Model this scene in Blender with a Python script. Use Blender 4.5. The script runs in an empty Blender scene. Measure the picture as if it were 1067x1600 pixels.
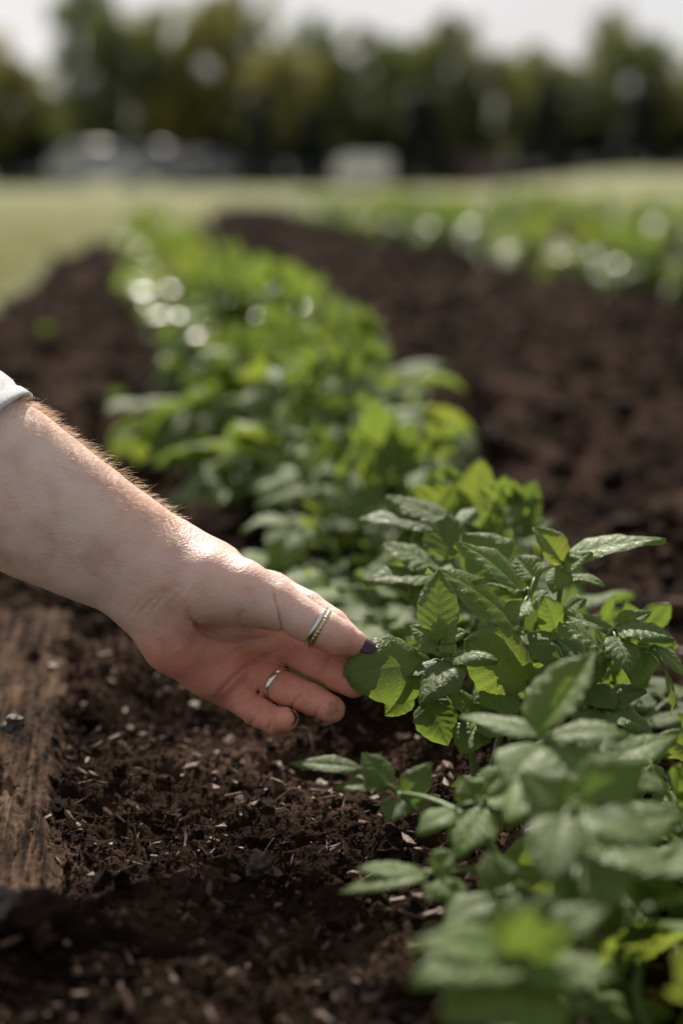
import bpy, math, random
import numpy as np
from mathutils import Vector, Matrix, noise as mnoise

sc = bpy.context.scene
# ---------------------------------------------------------------- camera
CAMH, PITCH, FPX = 0.325, math.radians(13.4), 2222.2
cam_d = bpy.data.cameras.new('camera'); cam = bpy.data.objects.new('camera', cam_d)
sc.collection.objects.link(cam); sc.camera = cam
cam.location = (0, 0, CAMH); cam.rotation_euler = (math.pi/2 - PITCH, 0, 0)
cam_d.sensor_fit = 'VERTICAL'; cam_d.sensor_height = 36; cam_d.lens = 50
cam_d.clip_start = 0.01; cam_d.clip_end = 2000
cam_d.dof.use_dof = True; cam_d.dof.focus_distance = 0.70; cam_d.dof.aperture_fstop = 3.0
# ---------------------------------------------------------------- light
SUN_EL, SUN_AZ = math.radians(41), math.radians(-5)      # azimuth: clockwise from +Y
sdir = Vector((math.sin(SUN_AZ)*math.cos(SUN_EL), math.cos(SUN_AZ)*math.cos(SUN_EL), math.sin(SUN_EL)))
sun_d = bpy.data.lights.new('sun', 'SUN'); sun = bpy.data.objects.new('sun', sun_d)
sc.collection.objects.link(sun); sun_d.energy = 5.0; sun_d.angle = math.radians(0.5); sun_d.color = (1, .93, .82)
sun.rotation_euler = sdir.to_track_quat('Z', 'Y').to_euler()
w = bpy.data.worlds.new('World'); sc.world = w; w.use_nodes = True
nt = w.node_tree; nt.nodes.clear()
wo = nt.nodes.new('ShaderNodeOutputWorld'); bg = nt.nodes.new('ShaderNodeBackground')
sky = nt.nodes.new('ShaderNodeTexSky'); sky.sky_type = 'NISHITA'; sky.sun_disc = False
sky.sun_elevation = SUN_EL; sky.sun_rotation = SUN_AZ; sky.air_density = 1; sky.dust_density = 2
tc = nt.nodes.new('ShaderNodeTexCoord'); mp = nt.nodes.new('ShaderNodeMapping'); mp.inputs['Scale'].default_value = (1, 1, 3.5)
nz = nt.nodes.new('ShaderNodeTexNoise'); nz.inputs['Scale'].default_value = 2.6; nz.inputs['Detail'].default_value = 6
cr = nt.nodes.new('ShaderNodeValToRGB'); cr.color_ramp.elements[0].position = .3; cr.color_ramp.elements[1].position = .62
cr.color_ramp.elements[0].color = (.75,.75,.75,1); cr.color_ramp.elements[1].color = (.95,.95,.95,1)
cl = nt.nodes.new('ShaderNodeValToRGB')
cl.color_ramp.elements[0].color = (4.9,4.85,5.05,1); cl.color_ramp.elements[1].color = (8.0,7.8,7.8,1)
cl.color_ramp.elements[0].position = .35; cl.color_ramp.elements[1].position = .7
mx = nt.nodes.new('ShaderNodeMix'); mx.data_type = 'RGBA'
L = nt.links
L.new(tc.outputs['Generated'], mp.inputs['Vector']); L.new(mp.outputs[0], nz.inputs['Vector'])
L.new(nz.outputs['Fac'], cr.inputs[0]); L.new(nz.outputs['Fac'], cl.inputs[0])
L.new(cr.outputs[0], mx.inputs['Factor']); L.new(sky.outputs[0], mx.inputs['A']); L.new(cl.outputs[0], mx.inputs['B'])
vd = nt.nodes.new('ShaderNodeVectorMath'); vd.operation = 'DOT_PRODUCT'; vd.inputs[1].default_value = (sdir.x*1.3, sdir.y*1.3, -.55)
mr = nt.nodes.new('ShaderNodeMapRange'); mr.inputs['From Min'].default_value = -.7; mr.inputs['From Max'].default_value = .9
mr.inputs['To Min'].default_value = .054; mr.inputs['To Max'].default_value = .096
L.new(tc.outputs['Generated'], vd.inputs[0]); L.new(vd.outputs['Value'], mr.inputs['Value']); L.new(mr.outputs[0], bg.inputs[1])
L.new(mx.outputs['Result'], bg.inputs[0]); L.new(bg.outputs[0], wo.inputs[0])
sc.view_settings.view_transform = 'Standard'; sc.view_settings.look = 'None'
sc.view_settings.exposure = 0.36; sc.view_settings.gamma = 1
sc.render.engine = 'CYCLES'
sc.cycles.use_denoising = True
sc.cycles.max_bounces = 8; sc.cycles.transmission_bounces = 6; sc.cycles.caustics_reflective = False

# ---------------------------------------------------------------- helpers
C = sc.collection
F_ = Vector((0, math.cos(PITCH), -math.sin(PITCH))); R_ = Vector((1, 0, 0)); U_ = Vector((0, math.sin(PITCH), math.cos(PITCH)))
CAM = Vector((0, 0, CAMH))
def P(px, py, d): return CAM + F_*d + R_*((px-533.5)/FPX*d) + U_*((800-py)/FPX*d)
def rowx(y, k=0.0): return -.038 - .164*(y-1.59) + k      # centre line of the first row, k metres to the right

def tagx(o, label=None, cat=None, group=None, kind=None):
    if label: o['label'] = label
    if cat: o['category'] = cat
    if group: o['group'] = group
    if kind: o['kind'] = kind
    return o
def empty(name, loc=(0,0,0), rz=0):
    o = bpy.data.objects.new(name, None); C.objects.link(o); o.location = loc; o.rotation_euler = (0,0,rz); o.empty_display_size = .05
    return o
def mesh_np(name, V, Fs, mats=None, uv=None, smooth=True, col=None, midx=None):
    """V (n,3); Fs list of arrays (m,k) all the same k, or one array; uv per vertex (n,2)"""
    V = np.asarray(V, np.float32)
    if not isinstance(Fs, (list, tuple)): Fs = [Fs]
    Fs = [np.asarray(f, np.int32) for f in Fs if len(f)]
    me = bpy.data.meshes.new(name)
    me.vertices.add(len(V)); me.vertices.foreach_set('co', V.ravel())
    loops = np.concatenate([f.ravel() for f in Fs]); sizes = np.concatenate([np.full(len(f), f.shape[1], np.int32) for f in Fs])
    starts = np.concatenate([[0], np.cumsum(sizes)[:-1]]).astype(np.int32)
    me.loops.add(len(loops)); me.loops.foreach_set('vertex_index', loops)
    me.polygons.add(len(sizes)); me.polygons.foreach_set('loop_start', starts); me.polygons.foreach_set('loop_total', sizes)
    if midx is not None: me.polygons.foreach_set('material_index', np.asarray(midx, np.int32))
    me.polygons.foreach_set('use_smooth', np.full(len(sizes), smooth))
    if uv is not None:
        u = me.uv_layers.new(name='uv'); u.data.foreach_set('uv', np.asarray(uv, np.float32)[loops].ravel())
    if col is not None:
        a = me.color_attributes.new('tint', 'FLOAT_COLOR', 'POINT')
        c4 = np.ones((len(V), 4), np.float32); c4[:, :3] = col; a.data.foreach_set('color', c4.ravel())
    me.update(calc_edges=True); me.validate()
    for m in (mats if isinstance(mats, (list, tuple)) else [mats] if mats else []): me.materials.append(m)
    return me
def link(name, me, parent=None, loc=None, mat=None):
    o = bpy.data.objects.new(name, me); C.objects.link(o)
    if parent: o.parent = parent
    if loc is not None: o.location = loc
    if mat is not None: o.matrix_local = mat
    return o
class MB:
    def __init__(s): s.V=[]; s.F={3:[],4:[]}; s.UV=[]; s.n=0; s.M={3:[],4:[]}
    def add(s, V, Fa, uv=None, mi=0):
        V = np.asarray(V, float); Fa = np.asarray(Fa, int)
        s.V.append(V); k = Fa.shape[1]; s.F[k].append(Fa+s.n); s.M[k].append(np.full(len(Fa), mi))
        s.UV.append(np.zeros((len(V),2)) if uv is None else uv); s.n += len(V)
    def mesh(s, name, mats, smooth=True):
        Fs = [np.concatenate(s.F[k]) for k in (3,4) if s.F[k]]; Ms = np.concatenate([np.concatenate(s.M[k]) for k in (3,4) if s.M[k]])
        return mesh_np(name, np.concatenate(s.V), Fs, mats, np.concatenate(s.UV), smooth, midx=Ms)
def tube(pts, rad, n=8, cap=True):
    pts = np.asarray(pts, float); m = len(pts); rad = np.broadcast_to(rad, (m,))
    T = np.gradient(pts, axis=0); T /= np.linalg.norm(T, axis=1)[:,None]+1e-12
    ref = np.array([0,0,1.]) if abs(T[0][2]) < .9 else np.array([1.,0,0])
    A = np.cross(T, ref); A /= np.linalg.norm(A, axis=1)[:,None]+1e-12; B = np.cross(T, A)
    th = np.arange(n)*2*np.pi/n
    V = (pts[:,None,:] + rad[:,None,None]*(np.cos(th)[None,:,None]*A[:,None,:] + np.sin(th)[None,:,None]*B[:,None,:])).reshape(-1,3)
    i = np.arange(m-1)[:,None]*n; j = np.arange(n)[None,:]; k = (j+1)%n
    Fa = np.stack([i+j, i+k, i+n+k, i+n+j], -1).reshape(-1,4)
    return V, Fa
def box(cx, cy, cz, sx, sy, sz):
    v = np.array([[x,y,z] for x in (-.5,.5) for y in (-.5,.5) for z in (-.5,.5)])*[sx,sy,sz]+[cx,cy,cz]
    return v, np.array([[0,1,3,2],[4,6,7,5],[0,4,5,1],[2,3,7,6],[0,2,6,4],[1,5,7,3]])

def hsh(ix, iy, seed):
    h = (ix.astype(np.int64)*374761393 + iy.astype(np.int64)*668265263 + seed*1442695041) & 0x7fffffff
    h = ((h ^ (h >> 13))*1274126177) & 0x7fffffff
    return ((h ^ (h >> 16)) & 0xffff)/65535.
def vn(x, y, f, seed=0):
    x = x*f; y = y*f; ix = np.floor(x); iy = np.floor(y); fx = x-ix; fy = y-iy
    fx = fx*fx*(3-2*fx); fy = fy*fy*(3-2*fy)
    return (hsh(ix,iy,seed)*(1-fx)*(1-fy)+hsh(ix+1,iy,seed)*fx*(1-fy)+hsh(ix,iy+1,seed)*(1-fx)*fy+hsh(ix+1,iy+1,seed)*fx*fy)*2-1
def worley(x, y, f, seed=0):
    x = x*f; y = y*f; ix = np.floor(x); iy = np.floor(y); d1 = np.full(x.shape, 9.); hh = np.zeros(x.shape)
    for a in (-1,0,1):
        for b in (-1,0,1):
            cx = ix+a; cy = iy+b; r = hsh(cx,cy,seed+5)
            dd = np.hypot(cx+hsh(cx,cy,seed)-x, cy+hsh(cx,cy,seed+1)-y)/(.55+.6*r)
            m = dd < d1; d1 = np.where(m, dd, d1); hh = np.where(m, r, hh)
    return d1, hh
def sstep(a, b, x):
    t = np.clip((x-a)/(b-a), 0, 1); return t*t*(3-2*t)

# ---------------------------------------------------------------- materials
def newmat(name):
    m = bpy.data.materials.new(name); m.use_nodes = True; n = m.node_tree; b = n.nodes['Principled BSDF']; return m, n, b
def nd(n, t, **kw):
    x = n.nodes.new(t)
    for k, v in kw.items():
        if k.startswith('i_'): x.inputs[k[2:].replace('_',' ')].default_value = v
        else: setattr(x, k, v)
    return x
def ramp(n, src, stops):
    r = n.nodes.new('ShaderNodeValToRGB'); e = r.color_ramp.elements
    while len(e) < len(stops): e.new(.5)
    for el, (p, c) in zip(e, stops): el.position = p; el.color = (*c, 1)
    n.links.new(src, r.inputs[0]); return r.outputs[0]
def noise_mat(name, stops, scale, rough=.8, bump=0., bscale=None, detail=6, metal=0, spec=.5, bdist=.01):
    m, n, b = newmat(name); tcn = nd(n, 'ShaderNodeTexCoord')
    z = nd(n, 'ShaderNodeTexNoise', i_Scale=scale, i_Detail=detail); n.links.new(tcn.outputs['Object'], z.inputs['Vector'])
    n.links.new(ramp(n, z.outputs['Fac'], stops), b.inputs['Base Color']); b.inputs['Roughness'].default_value = rough
    b.inputs['Metallic'].default_value = metal; b.inputs['Specular IOR Level'].default_value = spec
    if bump:
        z2 = nd(n, 'ShaderNodeTexNoise', i_Scale=bscale or scale*3, i_Detail=8); n.links.new(tcn.outputs['Object'], z2.inputs['Vector'])
        bm = nd(n, 'ShaderNodeBump', i_Strength=bump, i_Distance=bdist); n.links.new(z2.outputs['Fac'], bm.inputs['Height']); n.links.new(bm.outputs[0], b.inputs['Normal'])
    return m

M = {}
M['soil'] = noise_mat('soil', [(.3,(.008,.005,.0036)),(.5,(.027,.0165,.0118)),(.70,(.095,.060,.044))], 9, 1., 1., 220, bdist=.004, spec=.02)
M['crumb'] = noise_mat('crumb', [(.35,(.008,.0045,.003)),(.52,(.032,.018,.012)),(.72,(.11,.065,.044))], 45, .85, 1., 900, bdist=.002, spec=.10)
M['chip'] = noise_mat('chip', [(.35,(.08,.04,.024)),(.55,(.14,.08,.05)),(.75,(.26,.17,.11))], 45, .6, .7, 500, bdist=.001, spec=.5)
M['stone'] = noise_mat('stone', [(.3,(.03,.023,.019)),(.7,(.08,.062,.05))], 50, .7, .6, 300, bdist=.002)
M['lawn'] = noise_mat('lawn', [(.32,(.12,.135,.048)),(.55,(.18,.185,.075)),(.75,(.24,.23,.10))], .9, .9, .5, 40, bdist=.03, spec=.2)
M['bark'] = noise_mat('bark', [(.3,(.03,.022,.016)),(.7,(.08,.06,.045))], 8, .9, .6, 30, bdist=.03)
M['metal'] = noise_mat('silver', [(.3,(.75,.74,.73)),(.7,(.85,.84,.82))], 300, .22, .12, 900, metal=1, bdist=.0004)
M['gold'] = noise_mat('gold', [(.3,(.60,.44,.24)),(.7,(.78,.60,.36))], 300, .28, .2, 900, metal=1, bdist=.0004)

def leaf_mat(name, refl, trans, tfac=.45, rough=.42, veins=True):
    m, n, b = newmat(name); out = n.nodes['Material Output']
    oi = nd(n, 'ShaderNodeObjectInfo'); tcn = nd(n, 'ShaderNodeTexCoord')
    z = nd(n, 'ShaderNodeTexNoise', i_Scale=28., i_Detail=3); n.links.new(tcn.outputs['Object'], z.inputs['Vector'])
    def mth(op, a, bb=None, clamp=False):
        x = nd(n, 'ShaderNodeMath', operation=op); x.use_clamp = clamp
        for i, v in enumerate((a, bb)):
            if v is None: continue
            if isinstance(v, (int, float)): x.inputs[i].default_value = v
            else: n.links.new(v, x.inputs[i])
        return x.outputs[0]
    rnd = mth('ADD', mth('MULTIPLY', oi.outputs['Random'], .5), mth('MULTIPLY', z.outputs['Fac'], .7))
    c1 = ramp(n, rnd, [(.25, tuple(x*.75 for x in refl)), (.6, refl), (.95, tuple(x*1.35 for x in refl))])
    c2 = ramp(n, rnd, [(.25, tuple(x*.75 for x in trans)), (.6, trans), (.95, (trans[0]*1.5, trans[1]*1.15, trans[2]))])
    tr = nd(n, 'ShaderNodeBsdfTranslucent'); ms = nd(n, 'ShaderNodeMixShader'); ms.inputs[0].default_value = tfac
    if veins:
        uvn = nd(n, 'ShaderNodeUVMap'); sp = nd(n, 'ShaderNodeSeparateXYZ'); n.links.new(uvn.outputs[0], sp.inputs[0])
        s, t = sp.outputs[0], sp.outputs[1]
        at = mth('ABSOLUTE', mth('SUBTRACT', t, .5))                       # 0..0.5
        u = mth('SUBTRACT', mth('MULTIPLY', s, 7.), mth('MULTIPLY', at, 3.2))
        sv = mth('ABSOLUTE', mth('SINE', mth('MULTIPLY', u, math.pi)))
        lat = mth('SUBTRACT', 1., mth('MULTIPLY', sv, 6.5), True)
        mid = mth('SUBTRACT', 1., mth('MULTIPLY', at, 32.), True)
        vo = nd(n, 'ShaderNodeTexVoronoi', feature='DISTANCE_TO_EDGE', i_Scale=20.); n.links.new(uvn.outputs[0], vo.inputs['Vector'])
        net = mth('SUBTRACT', 1., mth('MULTIPLY', vo.outputs['Distance'], 9.), True)
        vein = mth('MAXIMUM', mid, mth('MULTIPLY', lat, .7)); allv = mth('MAXIMUM', vein, mth('MULTIPLY', net, .35))
        mc = nd(n, 'ShaderNodeMix', data_type='RGBA'); n.links.new(mth('MULTIPLY', allv, .5), mc.inputs['Factor'])
        n.links.new(c1, mc.inputs['A']); mc.inputs['B'].default_value = (refl[0]*2.2, refl[1]*1.7, refl[2]*2., 1)
        mc2 = nd(n, 'ShaderNodeMix', data_type='RGBA'); n.links.new(mth('MULTIPLY', allv, .45), mc2.inputs['Factor'])
        n.links.new(c2, mc2.inputs['A']); mc2.inputs['B'].default_value = (trans[0]*.45, trans[1]*.5, trans[2]*.5, 1)
        c1 = mc.outputs['Result']; c2 = mc2.outputs['Result']
        nzf = nd(n, 'ShaderNodeTexNoise', i_Scale=420., i_Detail=5); n.links.new(tcn.outputs['Object'], nzf.inputs['Vector'])
        hgt = mth('SUBTRACT', mth('MULTIPLY', nzf.outputs['Fac'], .9), mth('ADD', allv, mth('MULTIPLY', net, .45)))
        bm = nd(n, 'ShaderNodeBump', i_Strength=.5, i_Distance=.0006); n.links.new(hgt, bm.inputs['Height'])
        n.links.new(bm.outputs[0], b.inputs['Normal']); n.links.new(bm.outputs[0], tr.inputs['Normal'])
    sp_ = nd(n, 'ShaderNodeTexNoise', i_Scale=150., i_Detail=2); n.links.new(tcn.outputs['Object'], sp_.inputs['Vector'])
    sm_ = mth('MULTIPLY', mth('SUBTRACT', sp_.outputs['Fac'], .70), 14., True); mb_ = nd(n, 'ShaderNodeMix', data_type='RGBA'); n.links.new(sm_, mb_.inputs['Factor']); n.links.new(c1, mb_.inputs['A']); mb_.inputs['B'].default_value = (.10,.06,.025,1); c1 = mb_.outputs['Result']
    n.links.new(c1, b.inputs['Base Color']); n.links.new(c2, tr.inputs['Color'])
    b.inputs['Roughness'].default_value = rough; b.inputs['Specular IOR Level'].default_value = .42 if 'tree' in name or name == 'conifer' else .62
    b.inputs['Sheen Weight'].default_value = .03; b.inputs['Sheen Roughness'].default_value = .4
    n.links.new(b.outputs[0], ms.inputs[1]); n.links.new(tr.outputs[0], ms.inputs[2]); n.links.new(ms.outputs[0], out.inputs['Surface'])
    return m
M['leaf'] = leaf_mat('leaf', (.120,.196,.032), (.27,.38,.055), .44, .44)
M['leaf_far'] = leaf_mat('leaf_far', (.105,.170,.030), (.29,.40,.06), .46, .31, veins=False)
M['tree_leaf'] = leaf_mat('tree_leaf', (.075,.110,.035), (.22,.27,.05), .38, .55, veins=False)
M['tree_gold'] = leaf_mat('tree_gold', (.15,.165,.045), (.36,.35,.07), .42, .55, veins=False)
M['conifer'] = leaf_mat('conifer', (.015,.026,.014), (.02,.03,.01), .2, .6, veins=False)
M['grass'] = leaf_mat('grass', (.14,.15,.055), (.28,.28,.09), .4, .5, veins=False)
def stem_mat():
    m, n, b = newmat('stem'); b.inputs['Base Color'].default_value = (.13,.20,.055,1); b.inputs['Roughness'].default_value = .45
    b.inputs['Subsurface Weight'].default_value = .3; b.inputs['Subsurface Radius'].default_value = (.6,1,.3); b.inputs['Subsurface Scale'].default_value = .002
    return m
M['stem'] = stem_mat()

def skin_mat():
    m, n, b = newmat('skin'); tcn = nd(n, 'ShaderNodeTexCoord')
    at = nd(n, 'ShaderNodeAttribute', attribute_name='tint')
    z = nd(n, 'ShaderNodeTexNoise', i_Scale=55., i_Detail=4); n.links.new(tcn.outputs['Object'], z.inputs['Vector'])
    mott = ramp(n, z.outputs['Fac'], [(.3,(.80,.72,.70)),(.5,(.97,.95,.95)),(.62,(1,1,1)),(.75,(.98,.84,.80))])
    mu = nd(n, 'ShaderNodeMix', data_type='RGBA', blend_type='MULTIPLY'); mu.inputs['Factor'].default_value = 1
    n.links.new(at.outputs['Color'], mu.inputs['A']); n.links.new(mott, mu.inputs['B']); n.links.new(mu.outputs['Result'], b.inputs['Base Color'])
    b.inputs['Roughness'].default_value = .46; b.inputs['Specular IOR Level'].default_value = .45
    b.inputs['Subsurface Weight'].default_value = .85; b.inputs['Subsurface Radius'].default_value = (1, .28, .14); b.inputs['Subsurface Scale'].default_value = .0058
    vo = nd(n, 'ShaderNodeTexVoronoi', i_Scale=900.); n.links.new(tcn.outputs['Object'], vo.inputs['Vector'])
    z2 = nd(n, 'ShaderNodeTexNoise', i_Scale=260., i_Detail=6); n.links.new(tcn.outputs['Object'], z2.inputs['Vector'])
    b1 = nd(n, 'ShaderNodeBump', i_Strength=.4, i_Distance=.0006); n.links.new(vo.outputs['Distance'], b1.inputs['Height'])
    b2 = nd(n, 'ShaderNodeBump', i_Strength=.3, i_Distance=.0012); n.links.new(z2.outputs['Fac'], b2.inputs['Height']); n.links.new(b1.outputs[0], b2.inputs['Normal'])
    mpn = nd(n, 'ShaderNodeMapping'); mpn.inputs['Rotation'].default_value = (0, math.radians(-31), 0); mpn.inputs['Scale'].default_value = (4, 1.2, 1.2); n.links.new(tcn.outputs['Object'], mpn.inputs[0])
    z3 = nd(n, 'ShaderNodeTexNoise', i_Scale=110., i_Detail=5, i_Distortion=.6); n.links.new(mpn.outputs[0], z3.inputs['Vector'])
    b3 = nd(n, 'ShaderNodeBump', i_Strength=.4, i_Distance=.0008); n.links.new(z3.outputs['Fac'], b3.inputs['Height']); n.links.new(b2.outputs[0], b3.inputs['Normal'])
    n.links.new(b3.outputs[0], b.inputs['Normal']); return m
M['skin'] = skin_mat()
m_, n_, b_ = newmat('nail_polish'); b_.inputs['Base Color'].default_value = (.04,.012,.024,1); b_.inputs['Roughness'].default_value = .25; M['nail'] = m_
m_, n_, b_ = newmat('arm_hair'); b_.inputs['Base Color'].default_value = (.55,.38,.22,1); b_.inputs['Roughness'].default_value = .35; b_.inputs['Subsurface Weight'].default_value=.3; b_.inputs['Subsurface Scale'].default_value=.001; M['hair'] = m_
def cloth_mat():
    m, n, b = newmat('sleeve_cloth'); tcn = nd(n, 'ShaderNodeTexCoord')
    wv = nd(n, 'ShaderNodeTexNoise', i_Scale=700., i_Detail=3); n.links.new(tcn.outputs['Object'], wv.inputs['Vector'])
    n.links.new(ramp(n, wv.outputs['Fac'], [(.3,(.50,.52,.55)),(.7,(.66,.68,.70))]), b.inputs['Base Color'])
    bm = nd(n, 'ShaderNodeBump', i_Strength=.5, i_Distance=.0005); n.links.new(wv.outputs['Fac'], bm.inputs['Height']); n.links.new(bm.outputs[0], b.inputs['Normal'])
    b.inputs['Roughness'].default_value = .9; b.inputs['Sheen Weight'].default_value = .5; return m
M['cloth'] = cloth_mat()
def board_mat():
    m, n, b = newmat('weathered_wood'); tcn = nd(n, 'ShaderNodeTexCoord')
    mpn = nd(n, 'ShaderNodeMapping'); mpn.inputs['Scale'].default_value = (1, .06, .5); n.links.new(tcn.outputs['Object'], mpn.inputs[0])
    z = nd(n, 'ShaderNodeTexNoise', i_Scale=230., i_Detail=8); n.links.new(mpn.outputs[0], z.inputs['Vector'])
    z3 = nd(n, 'ShaderNodeTexNoise', i_Scale=18., i_Detail=5); n.links.new(tcn.outputs['Object'], z3.inputs['Vector'])
    mu = nd(n, 'ShaderNodeMix', data_type='RGBA', blend_type='MULTIPLY'); mu.inputs['Factor'].default_value = 1
    n.links.new(ramp(n, z.outputs['Fac'], [(.38,(.014,.008,.005)),(.47,(.062,.038,.024)),(.6,(.13,.084,.055)),(.75,(.20,.135,.092))]), mu.inputs['A'])
    n.links.new(ramp(n, z3.outputs['Fac'], [(.3,(.55,.5,.48)),(.65,(1,1,1))]), mu.inputs['B'])
    n.links.new(mu.outputs['Result'], b.inputs['Base Color'])
    bm = nd(n, 'ShaderNodeBump', i_Strength=1., i_Distance=.003); n.links.new(z.outputs['Fac'], bm.inputs['Height']); n.links.new(bm.outputs[0], b.inputs['Normal'])
    b.inputs['Roughness'].default_value = .9; b.inputs['Specular IOR Level'].default_value = .06; return m
M['board'] = board_mat()

# ---------------------------------------------------------------- ground: lawn and soil beds
def axis(breaks):
    """breaks: list of (start, end, step) -> coordinates"""
    out = []
    for a, b, s in breaks: out.append(np.arange(a, b, s))
    out.append([breaks[-1][1]]); return np.concatenate(out)
def bedmask(x, y):
    """1 inside the dug soil, 0 on the lawn"""
    k = x - rowx(y)
    left = -.50 - .35*sstep(3.4, 2.2, y) + .10*sstep(3.6, 5.8, y) + .25*sstep(5.8, 7.6, y)
    far = 8.2 + 6.6*sstep(.25, 1.0, k) + .25*vn(x, y, .9, 3)
    e = .025*vn(x, y, 3, 4)
    return sstep(left-.05, left+.03, k+e)*sstep(far+.12, far-.12, y+e)*sstep(5.2, 5.0, k)
def terrain(x, y):
    t = np.clip((y-14)/58, 0, 1.1)
    return t*(-.32 + .80*sstep(6, 14, x*70/np.maximum(y, 1.))) + .02*vn(x, y, .25, 9)*sstep(8, 16, y)
lx = axis([(-120,-20,4),(-20,-4,.5),(-4,-1.8,.12),(-1.8,-.4,.03),(-.4,7,.12),(7,20,.5),(20,120,4)]); ly = axis([(-6,1.5,.5),(1.5,9,.04),(9,16,.12),(16,40,1),(40,200,4)])
X, Y = np.meshgrid(lx, ly, indexing='ij'); Z = terrain(X, Y) - .07*bedmask(X, Y) + .008*vn(X, Y, 2.2, 8)
def gridfaces(nx, ny):
    i = np.arange(nx-1)[:,None]*ny; j = np.arange(ny-1)[None,:]; return np.stack([i+j, i+ny+j, i+ny+j+1, i+j+1], -1).reshape(-1,4)
tagx(link('lawn', mesh_np('lawn', np.stack([X,Y,Z],-1).reshape(-1,3), gridfaces(*X.shape), M['lawn'])), kind='structure')

def soil_height(X, Y, fine):
    k = X - rowx(Y)
    h = -.019 + .012*vn(X, Y, 4, 11) + .008*vn(X, Y, 11, 12) + .015*np.exp(-((k)/.2)**2) + .015*np.exp(-((k-1.3)/.25)**2)
    h = h + .024*np.exp(-((X+.155)/.05)**2-((Y-.50)/.045)**2) + .012*np.exp(-((X+.10)/.05)**2-((Y-.52)/.06)**2) + .006*np.exp(-((X+.185)/.05)**2)*sstep(1.0,.9,Y)
    ff = sstep(.95, 1.5, Y); h = h + ff*(.016*vn(X, Y, 6, 71)+.010*vn(X, Y, 15, 72)); d, r = worley(X+.05*vn(X,Y,5,3), Y, 10, 73); h = h + ff*.03*np.maximum(0, r-.45)*np.sqrt(np.clip(1-d*d*1.2, 0, 1))
    d, r = worley(X, Y, 17, 31); h = h + .014*np.maximum(0, r-.3)*np.sqrt(np.clip(1-d*d*1.3, 0, 1))
    d, r = worley(X, Y, 45, 32); h = h + .0075*(.3+r)*np.sqrt(np.clip(1-d*d*1.2, 0, 1))*sstep(.03, .008, fine)
    d, r = worley(X+.003*vn(X,Y,60,2), Y, 120, 33); h = h + .0042*(.2+r)*np.sqrt(np.clip(1-d*d*1.2, 0, 1))*sstep(.009, .003, fine)
    d, r = worley(X, Y, 300, 34); h = h + .0018*(.2+r)*np.sqrt(np.clip(1-d*d*1.2, 0, 1))*sstep(.004, .0015, fine)
    return h
sx = axis([(-3.2,-.7,.05),(-.7,-.30,.008),(-.30,.34,.0014),(.34,.8,.008),(.8,5.4,.05)])
sy = axis([(-.6,.30,.02),(.30,.98,.0015),(.98,1.5,.005),(1.5,3.2,.014),(3.2,15.4,.04)])
X, Y = np.meshgrid(sx, sy, indexing='ij')
# the fine part of the grid follows the row's direction
X = X + (rowx(Y) - rowx(.7))*sstep(.0, .6, Y-.9)
fine = np.maximum(np.gradient(X, axis=0), np.gradient(Y, axis=1))
Z = soil_height(X, Y, fine) - .10*(1-bedmask(X, Y))
SOIL = (np.asarray(sx), np.asarray(sy), Z)
tagx(link('garden_soil', mesh_np('garden_soil', np.stack([X,Y,Z],-1).reshape(-1,3), gridfaces(*X.shape), M['soil'])), kind='structure')

rng = np.random.default_rng(7); random.seed(7)
def ico(sub):
    import bmesh
    bm = bmesh.new(); bmesh.ops.create_icosphere(bm, subdivisions=sub, radius=1)
    V = np.array([v.co[:] for v in bm.verts]); Fa = np.array([[v.index for v in f.verts] for f in bm.faces]); bm.free(); return V, Fa
def rotm(n, tilt=1.):
    q = rng.normal(size=(n,4)); q[:,1:3] *= tilt; q /= np.linalg.norm(q,axis=1)[:,None]; a,b,c,d = q.T
    return np.stack([np.stack([a*a+b*b-c*c-d*d,2*(b*c-a*d),2*(b*d+a*c)],-1),np.stack([2*(b*c+a*d),a*a-b*b+c*c-d*d,2*(c*d-a*b)],-1),np.stack([2*(b*d-a*c),2*(c*d+a*b),a*a-b*b-c*c+d*d],-1)],1)
def scatter(name, label, cat, shapes, pos, size, aspect, mat, tilt=1., smooth=True):
    Vs, Fs, off = [], [], 0
    idx = rng.integers(0, len(shapes), len(pos))
    for k, (bv, bf) in enumerate(shapes):
        s = np.nonzero(idx == k)[0]
        if not len(s): continue
        Rm = rotm(len(s), tilt); v = bv[None]*(size[s][:,None]*aspect[s])[:,None,:]
        v = np.einsum('nij,nkj->nki', Rm, v) + pos[s][:,None,:]
        Vs.append(v.reshape(-1,3)); Fs.append((bf[None]+(np.arange(len(s))*len(bv))[:,None,None]+off).reshape(-1,3)); off += v.shape[0]*v.shape[1]
    o = link(name, mesh_np(name, np.concatenate(Vs), np.concatenate(Fs), mat, smooth=smooth)); return tagx(o, label, cat, kind='stuff')
def lump(sub, amp, seed):
    V, Fa = ico(sub); r = np.array([1+amp*mnoise.noise(Vector(v*1.3)+Vector((seed*7.1,0,0)))+amp*.6*mnoise.noise(Vector(v*3)+Vector((seed*3.1,9,0))) for v in V]); return V*r[:,None], Fa
lumps3 = [lump(3, .9, k) for k in range(4)]; lumps2 = [lump(2, 1.0, k+10) for k in range(7)]; lumps1 = [lump(1, .8, k+20) for k in range(6)]
def soilz(x, y):
    ix = np.clip(np.searchsorted(SOIL[0], x), 0, len(SOIL[0])-1); iy = np.clip(np.searchsorted(SOIL[1], y), 0, len(SOIL[1])-1); return SOIL[2][ix, iy]
def near_pos(n, x0=-.30, x1=.34, y0=.38, y1=1.0, sink=0.):
    p = np.stack([rng.uniform(x0,x1,n), rng.uniform(y0,y1,n), np.zeros(n)],-1); p[:,2] = soilz(p[:,0], p[:,1]); return p
def asp(n, lo=.6): return rng.uniform(lo, 1.1, (n,3))
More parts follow.
